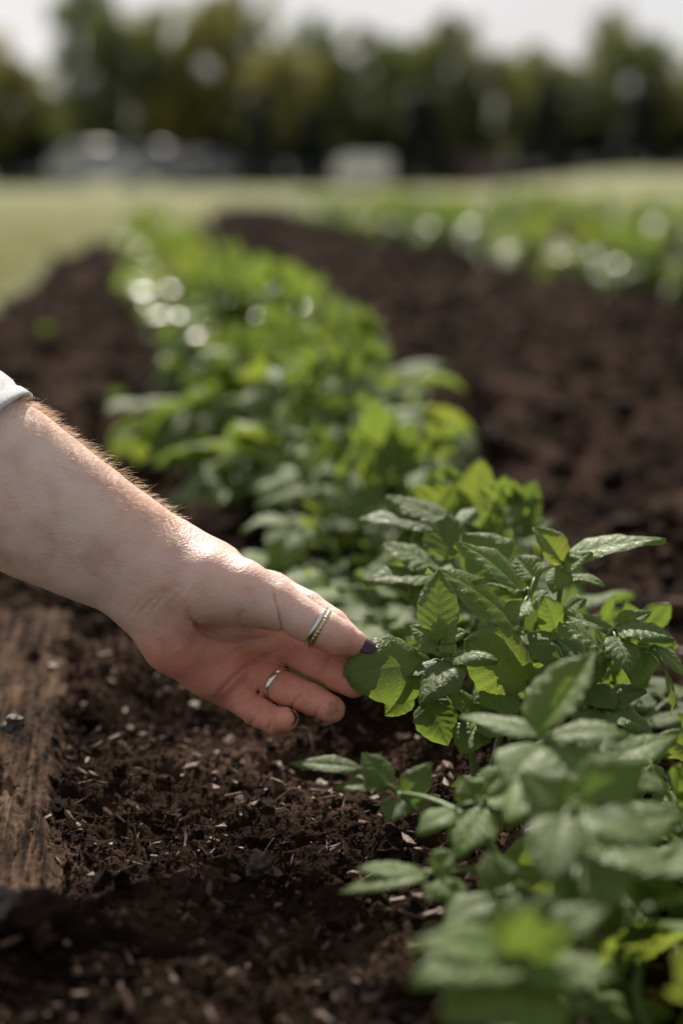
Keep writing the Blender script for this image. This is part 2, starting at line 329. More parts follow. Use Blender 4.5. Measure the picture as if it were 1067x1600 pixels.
n = 1500; p = near_pos(n); s = .0018+.0042*rng.random(n)**3; p[:,2] += s*.3
scatter('soil_clods', 'dark crumbly clods lying over the near soil beside the board', 'soil clods', lumps2+lumps3[:1], p, s, asp(n), M['crumb'], smooth=False)
n = 42000; p = near_pos(n); s = .0005+.0013*rng.random(n)**2.4; p[:,2] += s*.3
scatter('soil_crumbs', 'fine dark soil crumbs strewn over the near ground', 'soil crumbs', lumps1, p, s, asp(n,.35), M['crumb'], smooth=False)
# slivers of bark and wood mixed into the soil
def chipshape(seed):
    r = np.random.default_rng(seed); k = 7; th = np.sort(r.uniform(0, 2*np.pi, k)); rad = r.uniform(.6, 1.1, k)
    top = np.stack([np.cos(th)*rad, np.sin(th)*rad*.5, .10+.12*r.random(k)],-1); bot = top*[.95,.95,0]+[0,0,-.1]
    V = np.vstack([top, bot, [[0,0,.22]], [[0,0,-.12]]]); Fa = []
    for i in range(k):
        j = (i+1)%k; Fa += [[i,j,2*k],[j+k,i+k,2*k+1],[i+k,j,i],[i+k,j+k,j]]
    return V, np.array(Fa)
chips = [chipshape(k) for k in range(8)]
n = 2800; p = near_pos(n); s = .0014+.0055*rng.random(n)**2.5; a = asp(n); a[:,2] = rng.uniform(.5,1.2,n); p[:,2] += .0015+s*.25
scatter('wood_chips', 'pale brown bark and wood chips scattered over the dark soil', 'wood chips', chips, p, s, a, M['chip'], .35, False)
n = 700; p = near_pos(n); s = .003+.006*rng.random(n)**2; a = np.stack([rng.uniform(.8,1.6,n), rng.uniform(.10,.22,n), rng.uniform(.25,.5,n)],-1); p[:,2] += .002
scatter('wood_fibres', 'thin straw coloured fibres and rootlets lying on the soil', 'plant fibres', chips, p, s, a, M['chip'], .5, False)
# coarser clods further up the bed
n = 12000; y = 1.0+11*rng.random(n)**1.8; k = rng.uniform(-.8, 2.6, n)*np.minimum(1, .35+y/5); x = rowx(y)+k
p = np.stack([x, y, np.zeros(n)],-1); 
def soilz2(x, y):                                                       # undo the sheared grid of the soil sheet
    return soilz(x - (rowx(y)-rowx(.7))*sstep(.0,.6,y-.9), y)
p[:,2] = soilz2(x, y); keep = bedmask(x, y) > .9; p = p[keep]; n = len(p); s = (.004+.015*rng.random(n)**2.5)*(.7+.12*p[:,1]); p[:,2] += s*.2
scatter('bed_clods', 'brown clods over the tilled soil beyond the hand', 'soil clods', lumps2, p, s, asp(n), M['crumb'])

def stone(px, py, z, size, label, mat='crumb', aspect=(1,.8,.6), seed=1, cat='clod', name='soil_clod'):
    r = P(px, py, 1)-CAM; t = (z-CAMH)/r.z; q = CAM + r*t
    V, Fa = lump(4, .55, seed); V = V*np.array(aspect)*size
    o = link(name, mesh_np(name, V, Fa, M[mat]), loc=q); o.rotation_euler = (0,0,seed*1.3); return tagx(o, label, cat)
stone(48, 1432, .036, .0125, 'large rounded dark clod resting on the lower end of the wooden board', seed=3)
stone(2, 1415, .04, .010, 'dark pebble cut by the left edge of the photo just below the board', 'stone', seed=5, cat='pebble', name='pebble')
stone(22, 1131, .040, .0065, 'small grey brown pebble lying alone on top of the wooden board', 'stone', seed=6, cat='pebble', name='pebble')
stone(402, 1352, .016, .0060, 'smooth grey pebble in the soil below the little finger', 'stone', (1,.7,.8), seed=8, cat='pebble', name='pebble')
stone(355, 1480, .016, .0075, 'rough crumbly clod in the soil near the bottom of the photo', seed=9)
0 and stone(930, 655, .02, .045, 'broad pale brown clod in the blurred open soil right of the plants', aspect=(1.5,.8,.4), seed=11)

# ---------------------------------------------------------------- board
def board():
    y0, y1 = .30, 1.03; W, T = .19, .016
    nu, nv = 220, 760; u = np.linspace(0, 1, nu); v = np.linspace(0, 1, nv); Ug, Vg = np.meshgrid(u, v, indexing='ij')
    # local: x = across (0 right edge .. -W), y = along
    yy = (Vg)*(y1-y0); xx = -Ug*W
    edge = .0045*vn(yy, yy*0, 22, 41)+.0025*vn(yy, yy*0, 90, 42)+.0014*vn(yy, yy*0, 260, 42)
    xx = xx + edge*np.exp(-Ug*14)
    gx_ = xx+.004*vn(yy, yy*0, 14, 40); h = T - .0020*np.clip(1-np.abs(vn(gx_, yy*.05, 240, 49))*4,0,1) + .0016*vn(gx_, yy*.08, 120, 43) + .0014*vn(gx_, yy*.14, 300, 44) + .0011*vn(xx, yy*.5, 420, 45) + .0012*vn(xx, yy, 18, 46)
    d, r = worley(xx, yy*.3, 330, 47); h -= .0018*np.clip(1-d*1.4, 0, 1)*(r>.3)
    d, r = worley(xx, yy, 420, 48); h += .0007*np.clip(1-d*1.2, 0, 1)*(r>.6)
    lip = sstep(0, .03, Ug)*sstep(0, .006, Vg)*sstep(0, .006, 1-Vg)
    h = h*(.55+.45*lip) + .008*sstep(.5,.0,Ug)*0 - .012*sstep(.18, 0, Vg)
    V = np.stack([xx, yy, h],-1).reshape(-1,3); Fa = gridfaces(nu, nv)[:, ::-1]
    # skirts
    idx = np.arange(nu*nv).reshape(nu,nv); ring = np.concatenate([idx[:,0], idx[-1,1:], idx[::-1,-1][1:], idx[0,::-1][1:]])
    B = V[ring].copy(); B[:,2] = -.03; n0 = len(V); m = len(ring)-1
    sk = np.stack([ring[:-1], ring[1:], n0+np.arange(1,m+1), n0+np.arange(m)],-1)
    o = link('wooden_board', mesh_np('wooden_board', np.vstack([V,B]), [np.vstack([Fa,sk])], M['board']))
    xr = -.131 - (y0-.578)*.155; o.location = (xr, y0, 0); o.rotation_euler = (0,0,math.radians(8.8))
    return tagx(o, 'weathered rough brown wooden board edging the soil under the forearm', 'board')
board()

# ---------------------------------------------------------------- leaves
def leaflet(Ln, Wd, nu=22, nv=12, tipx=1.0, curl=.6, fold=.25, ripple=.05, quilt=.02, seed=0, roll=0., twist=0.):
    r = np.random.default_rng(seed); s = np.linspace(0, 1, nu+1)**1.0; t = np.linspace(-1, 1, nv+1)
    S, T = np.meshgrid(s, t, indexing='ij')
    hw = Wd/2*(np.clip(S,.0,1)**.52)*(np.clip(1-S,0,1)**tipx)/((.52/(.52+tipx))**.52*(tipx/(.52+tipx))**tipx); hw = hw + Wd*.008*(1-S)+Wd*.003
    hw = hw*(1+.03*np.sin(S*37+seed)+.03*r.uniform(-1,1)*np.sign(T))
    y = hw*T
    a = curl*(S**1.35); da = np.diff(a[:,0], prepend=0)
    ang = a[:,0]; ds = Ln/nu; cx = np.concatenate([[0], np.cumsum(np.cos(ang[1:])*ds)]); cz = np.concatenate([[0], -np.cumsum(np.sin(ang[1:])*ds)])
    ph = r.uniform(0, 6.28, 4); k = r.uniform(5, 9, 2)
    off = fold*np.abs(y)*(1-.35*np.abs(T)) - roll*Wd*(np.abs(T)**3)*.3
    off = off + ripple*Wd*(T**2)*np.sin(k[0]*S+ph[0]+ (T>0)*ph[1]) + .4*ripple*Wd*np.abs(T)**3*np.sin(2.3*k[1]*S+ph[2]+(T>0)*ph[3])
    u = S*7-np.abs(T)*1.6
    off = off + quilt*Wd*np.abs(np.sin(np.pi*u))*np.sin(np.pi*np.clip(np.abs(T),0,1))**.6
    off = off + twist*y*S
    X = cx[:,None]+off*np.sin(ang)[:,None]; Zz = cz[:,None]+off*np.cos(ang)[:,None]
    V = np.stack([X, y, Zz],-1).reshape(-1,3); return V, gridfaces(nu+1, nv+1), np.stack([S, T*.5+.5],-1).reshape(-1,2)
def frame(o, xdir, zref):
    x = np.asarray(xdir, float); x /= np.linalg.norm(x); z = np.asarray(zref, float); y = np.cross(z, x); y /= np.linalg.norm(y)+1e-9; z = np.cross(x, y)
    return np.stack([x,y,z],1), np.asarray(o, float)
def put(mb, prim, o, xdir, zref, mi=0):
    V, Fa, uv = prim; Rm, o = frame(o, xdir, zref); mb.add(V@Rm.T+o, Fa, uv, mi)
def compound(Ln, seed, hi=True, npairs=3, young=False):
    """a whole leaf: rachis along +x, arching, with paired leaflets and a bigger end leaflet"""
    r = np.random.default_rng(seed); mb = MB(); m = 12; t = np.linspace(0, 1, m)
    arch = r.uniform(.25, .6) if not young else -.2; ang = .25-arch*2*t; side = r.uniform(-.25,.25)*t**2*Ln
    pts = np.stack([np.cumsum(np.cos(ang))*Ln*.72/m, side, np.cumsum(np.sin(ang))*Ln*.72/m],-1); pts -= pts[0]
    rad = np.linspace(Ln*.017, Ln*.008, m); V, Fa = tube(pts, rad, 6); mb.add(V, Fa, None, 1)
    T = np.gradient(pts, axis=0); T /= np.linalg.norm(T,axis=1)[:,None]
    nu, nv = (20, 12) if hi else (7, 4)
    q = dict(quilt=.034 if hi else 0)
    for i, tt in enumerate(np.linspace(.38, .9, npairs)):
        j = int(tt*(m-1)); Lf = Ln*(.29+.17*i/max(1,npairs-1))*r.uniform(.85,1.15)
        for sd in (-1, 1):
            side_v = np.cross([0,0,1], T[j])*sd; side_v /= np.linalg.norm(side_v)
            d = side_v*.85 + T[j]*r.uniform(.35,.75) + np.array([0,0,r.uniform(-.15,.35)])
            nrm = np.array([0,0,1])+ r.normal(0,.28,3) + (T[j]*.0)
            d /= np.linalg.norm(d); st = pts[j]+d*Lf*.16; V, Fa = tube([pts[j], (pts[j]+st)/2+[0,0,.0005], st], Ln*.007, 5); mb.add(V, Fa, None, 1)
            put(mb, leaflet(Lf, Lf*r.uniform(.58,.76), nu, nv, r.uniform(.85,1.1), r.uniform(.1,1.0) if not young else -.3, r.uniform(.05,.55), r.uniform(.03,.1), seed=int(r.integers(1e6)), roll=r.uniform(0,.6), **q), st, d, nrm)
    Lf = Ln*r.uniform(.42,.52)
    put(mb, leaflet(Lf, Lf*r.uniform(.62,.8), nu+4, nv, r.uniform(.8,1.05), r.uniform(.3,1.0) if not young else -.3, r.uniform(.05,.4), r.uniform(.03,.09), seed=int(r.integers(1e6)), roll=r.uniform(0,.6), **q), pts[-1], T[-1], np.array([0,0,1])+r.normal(0,.15,3))
    return mb
HI = [compound(1, 100+k, True, 2+k%2).mesh('leaf', [M['leaf'], M['stem']]) for k in range(7)]
YH = [compound(1, 150+k, True, 2, True).mesh('leaf', [M['leaf'], M['stem']]) for k in range(3)]
def plant_layout(seed, height=.15, spread=.13, nst=4, per=6):
    """stems as point lists and leaf placements (pos, azimuth, elevation, size, young)"""
    r = np.random.default_rng(seed); stems, leaves = [], []
    for i in range(nst):
        az = 2*np.pi*i/nst + r.uniform(-.4,.4); lean = r.uniform(.35,1.)*spread*.42; hh = height*r.uniform(.7,1.05)
        t = np.linspace(0,1,9); pts = np.stack([np.cos(az)*(lean*t**.8+.008), np.sin(az)*(lean*t**.8+.008), -.02+(hh*.8+.02)*t],-1)
        pts[:,0] += .006*np.sin(t*5+i); stems.append(pts)
        for j in range(per):
            tt = .22+.78*j/(per-1); k = int(tt*8); a = az + j*2.4 + r.uniform(-.3,.3)
            if j < 3: a = az + (j-1)*1.0 + r.uniform(-.4,.4)
            young = j >= per-2; el = (.15+.75*tt**2)+r.uniform(-.15,.15)
            leaves.append((pts[k], a, el, (.067+.057*math.sin(math.pi*min(1,tt*.85+.1)))*(.5 if j==per-1 else .8 if young else 1)*r.uniform(.85,1.2)*spread/.13, young, r.uniform(-.4,.4)))
        leaves.append((pts[-1], az+1, 1.25, .045, True, 0))
    return stems, leaves
def leafmat(pos, az, el, size, rl):
    return Matrix.Translation(Vector(pos)) @ Matrix.Rotation(az, 4, 'Z') @ Matrix.Rotation(-el, 4, 'Y') @ Matrix.Rotation(rl, 4, 'X') @ Matrix.Scale(size, 4)
G1 = 'potato plants in the near row beside the hand'
def near_plant(seed, x, y, label, sc_=1., **kw):
    root = empty('potato_plant', (x, y, soilz2(np.array([x]), np.array([y]))[0])); tagx(root, label, 'potato plant', G1)
    st, lv = plant_layout(seed, **kw)
    for s in st:
        V, Fa = tube(s, np.linspace(.0032,.0018,len(s)), 8); link('stem', mesh_np('stem', V, Fa, M['stem']), root)
    for (pos, az, el, size, young, rl) in lv:
        link('leaf', random.choice(YH if young else HI), root, mat=leafmat(pos, az, el, size, rl))
    root.scale = (sc_,)*3; bpy.context.view_layer.update()
    return root
def yat(y): return rowx(y)
near_plant(1, .245, .40, 'largest out of focus potato plant, nearest the camera in the bottom right corner', height=.17, spread=.16, nst=7)
near_plant(2, .125, .44, 'low blurred potato plant at the bottom edge of the photo, right of centre', .8, height=.07, spread=.09, nst=3, per=5)
near_plant(3, .225, .565, 'potato plant at the right edge just in front of the held plant', .8, height=.085, spread=.10, nst=4)
near_plant(10, .14, .745, 'low leafy potato plant squeezed behind the stems of the held plant', height=.06, spread=.085, nst=4, per=5)
near_plant(11, .175, .58, 'low dark potato plant under the pale folded leaves', height=.06, spread=.085, nst=4, per=5)
PL9 = near_plant(9, .085, .89, 'potato plant right behind the held one, its pale leaves level with the wrist', height=.125, spread=.115, nst=5)
near_plant(4, .035, 1.10, 'bright green potato plant directly behind the fingertips and held plant', height=.12, spread=.12, nst=4)
near_plant(5, -.015, 1.33, 'potato plant second behind the held one, middle of the near row', height=.155, spread=.125, nst=5)
near_plant(6, .0, 1.52, 'potato plant bulging out on the right side of the row above the held plant', height=.165, spread=.125, nst=5)
near_plant(7, -.10, 1.58, 'potato plant leaning to the left of the row above the wrist', height=.15, spread=.12, nst=5)
near_plant(8, -.07, 1.86, 'potato plant in the row where the open soil narrows behind it', height=.15, spread=.125, nst=5)

# distant plants: leaves in one foliage part, mesh data shared between the copies
def far_proto(seed, height, spread, nst, per):
    st, lv = plant_layout(seed, height, spread, nst, per); mb = MB(); ms = MB()
    for s in st: V, Fa = tube(s, .0035, 5); ms.add(V, Fa)
    for i, (pos, az, el, size, young, rl) in enumerate(lv):
        c = compound(1, seed*50+i, False, 3 if not young else 2, young); Mx = np.array(leafmat(pos, az, el, size, rl)); n0 = mb.n
        for V, uv in zip(c.V, c.UV): pass
        Vc = np.concatenate(c.V)@Mx[:3,:3].T+Mx[:3,3]; first = True
        mb.add(Vc, np.concatenate(c.F[4]), np.concatenate(c.UV)); mb.M[4][-1] = np.concatenate(c.M[4])
    return ms.mesh('stems', M['stem']), mb.mesh('foliage', [M['leaf_far'], M['stem']])
FP = [far_proto(60+k, .155, .125, 6, 7) for k in range(4)]
def far_plant(x, y, label, group, s=1.):
    root = empty('potato_plant', (x, y, float(soilz2(np.array([x]), np.array([y]))[0])), random.uniform(0, 6.28)); root.scale = (s,s,s*random.uniform(.9,1.1))
    tagx(root, label, 'potato plant', group); a, b = random.choice(FP); link('stem', a, root); link('foliage', b, root)
ords = ['third','fourth','fifth','sixth','seventh','eighth','ninth','tenth','eleventh','twelfth','thirteenth','fourteenth','fifteenth','sixteenth','seventeenth','eighteenth','nineteenth','twentieth','twenty-first','twenty-second','twenty-third','twenty-fourth','twenty-fifth','twenty-sixth','twenty-seventh','twenty-eighth','twenty-ninth','thirtieth','thirty-first','thirty-second','thirty-third','thirty-fourth']
yy = 2.12; i = 0
while yy < 8.1:
    far_plant(rowx(yy)+random.uniform(-.06,.06), yy, f'blurred potato plant, {ords[i]} behind the held plant in the left row', 'potato plants down the left row', random.uniform(.92,1.08)*(1.0-.035*(yy-2)))
    yy += random.uniform(.20,.27); i += 1
for k0, ya, yb, nm in ((1.32, 3.75, 11.5, 'middle'), (2.45, 5.0, 14.2, 'right'), (3.6, 7.0, 14.2, 'farthest right')):
    yy = ya; i = -1
    while yy < yb:
        if not (nm == 'middle' and 4.12 < yy < 4.42):
            o_ = 'nearest' if i < 0 else (ords[i]+' from the near end')
            far_plant(rowx(yy)+k0+random.uniform(-.07,.07), yy, f'out of focus potato plant, {o_} of the {nm} row', f'potato plants in the {nm} row', random.uniform(.95,1.15))
        yy += random.uniform(.27,.36); i += 1
        if i > 30: break
for q, (px, py, wh) in enumerate([(182,632,'just above the forearm'),(72,525,'near the left edge above the sleeve')]):
    r = P(px,py,1)-CAM; t = (.02-CAMH)/r.z; g = CAM+r*t
    root = empty('weed_seedling', g); tagx(root, f'small blurred green weed in the soil {wh}', 'weed', 'small weeds left of the row')
    for a in range(5): link('leaf', YH[a%3], root, mat=leafmat((0,0,0), a*1.26, .5, .022+.004*q, 0))

# ---------------------------------------------------------------- the held plant and its neighbours, leaf by leaf
def bez(a, b, c, n=9):
    t = np.linspace(0,1,n)[:,None]; return (1-t)**2*a+2*t*(1-t)*b+t*t*c
D0 = .70
def hero_leaf(root, stem_at, items, node, label=None, rr=.0011):
    """one compound leaf: items = leaflets (bx,by,bd, tx,ty,td, width_px, facing(u,r,c), curl, fold[, kw]) in picture px and mm behind the focal plane"""
    mb = MB(); nodep = np.array(P(node[0], node[1], D0+node[2]/1000)); sp = np.array(P(stem_at[0], stem_at[1], D0+stem_at[2]/1000))
    V, Fa = tube(bez(sp, (sp+nodep)/2+[0,0,.008], nodep), np.linspace(rr*1.4, rr, 9), 7); mb.add(V, Fa, None, 1)
    for it in items:
        bx,by,bd,tx,ty,td,wp,fc,curl,fold = it[:10]; kw = it[10] if len(it) > 10 else {}
        b = np.array(P(bx,by,D0+bd/1000)); t = np.array(P(tx,ty,D0+td/1000)); d = t-b; Lf = np.linalg.norm(d); W_ = wp/FPX*(D0+bd/1000)*(1.0 if wp > 100 else 1.22)
        c = np.array(U_)*(fc[0]+(.22 if wp < 100 and fc[0] > .3 else 0))+np.array(R_)*fc[1]-np.array(F_)*fc[2]
        V, Fa = tube(bez(nodep, (nodep+b)/2+[0,0,.003], b+d*.04), rr*.75, 6); mb.add(V, Fa, None, 1)
        # chord-correct the bend so that the tip lands where the photo has it
        lf = leaflet(1, W_/Lf, 30, 18, kw.get('tipx',.92), curl, fold, kw.get('ripple',.05), kw.get('quilt',.028), kw.get('seed', int(bx*7+by)), kw.get('roll',.25), kw.get('twist',0))
        tip = lf[0][30*19+9]; Lc = math.hypot(tip[0], tip[2]); ca = math.atan2(tip[2], tip[0])
        V = lf[0].copy(); ca_, sa_ = math.cos(-ca), math.sin(-ca)
        V = np.stack([V[:,0]*ca_-V[:,2]*sa_, V[:,1], V[:,0]*sa_+V[:,2]*ca_],-1)/Lc*Lf
        V[:,1] *= Lc
        put(mb, (V, lf[1], lf[2]), b, d, c)
    me = mb.mesh('leaf', [M['leaf'], M['stem']]); o = link('leaf', me, root); o.matrix_parent_inverse = root.matrix_basis.inverted()   # root has no parent
    if label: o['label'] = label
    return o
def hero_stem(root, pts, r0=.0019):
    pp = [np.array(P(a,b,D0+c/1000)) for a,b,c in pts]; t = np.linspace(0, len(pp)-1, 16); A = np.array(pp)
    sm = np.stack([np.interp(t, np.arange(len(pp)), A[:,k]) for k in range(3)],-1); sm[1:-1] = (sm[:-2]+sm[1:-1]*2+sm[2:])/4
    V, Fa = tube(sm, np.linspace(r0, r0*.65, 16), 9); o = link('stem', mesh_np('stem', V, Fa, M['stem']), root); o.matrix_parent_inverse = root.matrix_basis.inverted()
def gp(px, py, d): p = P(px, py, D0+d/1000); return (p.x, p.y, float(soilz2(np.array([p.x]), np.array([p.y]))[0]))
# plant A: held by the hand
A = empty('potato_plant', gp(740, 1250, 25)); tagx(A, 'potato plant whose rounded leaf is held between thumb and fingers', 'potato plant', G1)
hero_stem(A, [(745,1260,25),(738,1180,22),(722,1100,16),(700,1040,8),(688,990,2)])
hero_stem(A, [(752,1262,27),(775,1170,35),(800,1080,38),(812,1000,40),(820,930,42)])
hero_leaf(A, (705,1052,8), [(676,1035,-2, 542,1054,-25, 106,(.35,.05,.95),.3,.08,dict(ripple=.06,roll=.5,quilt=.016,seed=5,tipx=.56))], (690,1036,4), 'large rounded leaf pinched by the thumb')
hero_leaf(A, (690,1000,2), [(684,990,0, 686,889,12, 56,(-.1,.12,1),-.25,.18,dict(ripple=.03))], (685,994,1), 'upright bright backlit leaf')
hero_leaf(A, (688,996,2), [(682,1001,-2, 640,977,4, 34,(.6,-.1,.8),.3,.3),(690,1000,-2, 731,986,-6, 30,(.7,.1,.7),.3,.35),(684,1006,-4, 652,1018,-10, 26,(.6,0,.8),.4,.3),(690,1006,-5, 712,1022,-14, 24,(.6,0,.8),.4,.3),(686,1002,-6, 676,972,-4, 22,(.1,0,1),.1,.4)], (686,1003,-1))
hero_leaf(A, (712,1062,10), [(712,1034,-12, 655,1103,-30, 66,(.85,-.35,.4),.75,.12,dict(ripple=.08,roll=.5)),(705,1030,-10, 778,1034,-24, 46,(.95,.0,.42),1.0,.05,dict(roll=.5)),(700,1042,-10, 602,1074,-6, 30,(.9,-.2,.5),.9,.3)], (706,1038,-6))
hero_leaf(A, (715,1085,14), [(640,1075,10, 600,1119,14, 42,(.3,-.3,.9),.2,.2),(668,1095,12, 700,1165,6, 60,(.4,.1,.9),.5,.2)], (668,1082,11))
hero_leaf(A, (790,1110,36), [(826,1066,16, 728,1000,6, 108,(.35,-.1,.95),.15,.12,dict(ripple=.04,tipx=.65)),(800,1075,16, 740,1100,4, 70,(.5,-.1,.85),.4,.2)], (812,1078,22), 'large dark shaded leaf facing the camera')
hero_leaf(A, (812,1000,40), [(812,985,34, 668,886,22, 84,(.75,.35,.55),.55,.1,dict(ripple=.05)),(818,992,30, 768,1010,20, 60,(.5,0,.8),.5,.2)], (816,990,36))
hero_leaf(A, (820,940,42), [(830,930,50, 722,834,66, 104,(.35,.2,.95),-.2,.12,dict(ripple=.05,tipx=.65)),(812,922,36, 712,846,30, 62,(.7,.25,.6),.5,.2,dict(ripple=.06)),(808,926,28, 738,908,18, 34,(.9,0,.35),.6,.15)], (820,930,42), 'broad leaf lit through from behind')
hero_leaf(A, (822,930,42), [(836,905,46, 806,868,60, 46,(.2,0,.9),.1,.3),(826,950,30, 855,925,20, 40,(.6,.3,.7),.5,.3),(820,940,30, 800,975,12, 40,(.6,-.2,.8),.6,.3)], (826,935,38))
hero_leaf(PL9, (745,960,185), [(684,900,78, 566,908,74, 56,(.85,-.1,.5),.35,.2,dict(ripple=.07)),(688,890,86, 596,850,92, 66,(.9,-.1,.4),.3,.15),(700,880,90, 640,935,70, 56,(.85,0,.5),.5,.2),(696,872,96, 700,800,110, 60,(.6,.1,.8),.2,.3)], (704,890,100), 'pale sunlit leaf just behind the pinched one')
hero_leaf(PL9, (750,940,190), [(690,822,120, 556,812,116, 60,(.9,-.1,.4),.35,.15,dict(ripple=.07)),(700,815,125, 600,775,130, 56,(.85,0,.5),.3,.2),(712,812,125, 745,800,120, 70,(.9,.1,.4),.4,.15),(706,820,122, 640,865,105, 54,(.8,-.1,.5),.5,.2)], (712,830,130), 'broad leaf with whitish sheen above the knuckles')
# plant B: right behind, the long pointed leaves on the right
B = empty('potato_plant', gp(880, 1170, 60)); tagx(B, 'potato plant with a long pointed leaf over bare soil, right of the held one', 'potato plant', G1)
hero_stem(B, [(880,1190,60),(872,1080,62),(868,990,60),(874,920,56),(880,880,52)])
hero_stem(B, [(886,1190,50),(900,1110,30),(930,1050,18),(950,1000,10)])
hero_leaf(B, (874,930,56), [(884,868,46, 1040,842,36, 54,(.82,-.1,.5),.25,.2,dict(ripple=.05,quilt=.035)),(878,880,48, 832,822,50, 42,(.1,.5,.8),.5,.6),(882,888,44, 925,862,36, 34,(.6,0,.7),.3,.3),(888,902,46, 945,916,38, 30,(.8,0,.5),.5,.3),(880,890,44, 862,925,34, 36,(.5,-.2,.8),.4,.3)], (880,888,50), 'long pointed leaf with pale sunlit folds')
hero_leaf(B, (868,1000,60), [(870,985,46, 848,930,40, 40,(.4,-.2,.8),.4,.3),(880,960,50, 915,935,44, 40,(.7,.2,.6),.6,.3),(862,990,40, 832,1010,24, 46,(.7,-.3,.6),.6,.2),(872,1000,40, 905,1035,22, 48,(.7,.2,.6),.6,.2)], (870,985,50))
hero_leaf(B, (948,1005,10), [(948,1024,2, 872,974,-2, 66,(.9,-.1,.42),.45,.06,dict(quilt=.05,ripple=.08)),(958,986,14, 880,962,20, 36,(.85,0,.45),.3,.35),(962,982,12, 1053,1000,0, 60,(.88,.15,.42),.6,.05,dict(quilt=.045)),(962,976,18, 1018,956,24, 26,(.4,0,.8),.2,.5),(960,995,4, 985,1060,-14, 44,(.7,.2,.6),.8,.2)], (956,990,12), 'grey green wrinkled leaf catching the sun')
hero_leaf(B, (940,1040,16), [(1025,1010,4, 1072,1062,0, 34,(.7,.4,.5),.6,.2),(1035,1040,0, 1048,1118,-6, 24,(.2,.8,.5),.5,.4),(1010,1020,4, 990,1075,-8, 40,(.6,-.2,.8),.6,.3)], (1015,1015,6))
hero_leaf(B, (935,1045,16), [(880,1034,8, 820,1008,10, 36,(.5,.1,.8),.2,.3),(872,1035,4, 846,1078,-10, 44,(.8,-.3,.45),.6,.15),(885,1040,2, 920,1080,-20, 44,(.7,.2,.6),.6,.2)], (884,1036,8))
hero_leaf(B, (925,1065,20), [(905,1070,10, 862,1040,6, 44,(.6,-.1,.8),.4,.2),(912,1062,12, 948,1030,10, 44,(.7,.1,.6),.5,.2),(918,1075,4, 960,1110,-14, 50,(.6,.1,.7),.6,.2),(900,1080,2, 870,1115,-16, 44,(.6,-.2,.7),.6,.2)], (910,1070,10))
# plant C: the blurred one in front with pale folded leaves
Cc = empty('potato_plant', gp(880, 1420, -130)); tagx(Cc, 'potato plant with pale folded leaves low in front of the held plant', 'potato plant', G1)
hero_stem(Cc, [(890,1480,-130),(880,1380,-128),(868,1280,-124),(860,1200,-122)])
hero_stem(Cc, [(880,1480,-126),(820,1400,-118),(770,1330,-110),(750,1290,-108)], .0022)
hero_stem(Cc, [(890,1480,-140),(900,1400,-150),(880,1330,-155),(830,1300,-160)])
hero_leaf(Cc, (862,1210,-122), [(840,1148,-120, 928,1018,-112, 92,(.55,-.6,.55),-.1,.9,dict(ripple=.04)),(848,1150,-118, 715,1120,-96, 44,(.9,-.1,.4),.4,.2),(858,1150,-118, 985,1150,-126, 52,(.85,.1,.5),.5,.25),(845,1165,-126, 790,1235,-150, 80,(.6,-.2,.7),.5,.2),(862,1165,-126, 950,1240,-150, 90,(.6,.3,.7),.5,.2)], (852,1156,-120), 'pale folded leaf with one side lit white')
hero_leaf(Cc, (866,1260,-124), [(872,1210,-150, 850,1300,-176, 80,(.6,0,.8),.4,.15),(880,1215,-150, 960,1280,-175, 78,(.6,.3,.7),.5,.2),(862,1225,-150, 790,1285,-172, 70,(.7,-.3,.6),.5,.2)], (868,1220,-145))
hero_leaf(Cc, (760,1300,-108), [(562,1200,-70, 452,1192,-66, 30,(.7,-.1,.6),.2,.3),(610,1232,-72, 566,1176,-68, 52,(.85,-.1,.45),.3,.1),(600,1226,-72, 520,1232,-76, 34,(.8,-.2,.5),.4,.3),(630,1252,-74, 674,1190,-72, 42,(.8,.2,.5),.3,.2),(625,1250,-76, 607,1285,-82, 40,(.6,-.2,.7),.4,.25),(650,1268,-78, 645,1225,-70,26,(.6,0,.8),.2,.3)], (622,1240,-72), 'pale green leaf reaching low to the left over the soil')
hero_leaf(Cc, (755,1295,-108), [(756,1262,-110, 714,1340,-126, 68,(.85,-.2,.45),.4,.12),(760,1250,-108, 820,1248,-112, 46,(.9,.1,.4),.4,.15),(745,1250,-106, 722,1215,-100, 44,(.5,-.1,.85),.2,.3),(708,1266,-108, 650,1302,-114, 46,(.8,-.3,.5),.4,.2),(750,1240,-104, 800,1200,-100, 50,(.7,.1,.6),.4,.2)], (748,1256,-107))
hero_leaf(Cc, (800,1375,-116), [(670,1366,-130, 528,1396,-132, 36,(.8,-.2,.5),.3,.3),(658,1364,-128, 556,1358,-126, 38,(.85,-.1,.4),.3,.2),(676,1360,-130, 712,1330,-128, 36,(.7,.2,.6),.3,.3),(690,1372,-132, 716,1416,-142, 48,(.8,.1,.5),.4,.2),(684,1378,-132, 668,1410,-140, 30,(.7,-.1,.6),.4,.3)], (685,1370,-130))
hero_leaf(Cc, (900,1330,-155), [(900,1250,-180, 1010,1190,-176, 80,(.5,.3,.8),.3,.15),(905,1270,-185, 1030,1320,-200, 84,(.6,.3,.7),.5,.15),(880,1275,-190, 855,1385,-215, 80,(.6,-.1,.8),.5,.15),(890,1260,-180, 810,1205,-170, 64,(.5,-.2,.8),.3,.2)], (895,1265,-182))
hero_leaf(Cc, (880,1280,-124), [(930,1200,-100, 1060,1150,-80, 60,(.8,.1,.5),.4,.2),(925,1205,-105, 1040,1240,-120, 66,(.8,.2,.5),.5,.2),(920,1195,-100, 960,1130,-80, 54,(.5,.1,.8),.3,.2)], (920,1205,-104))
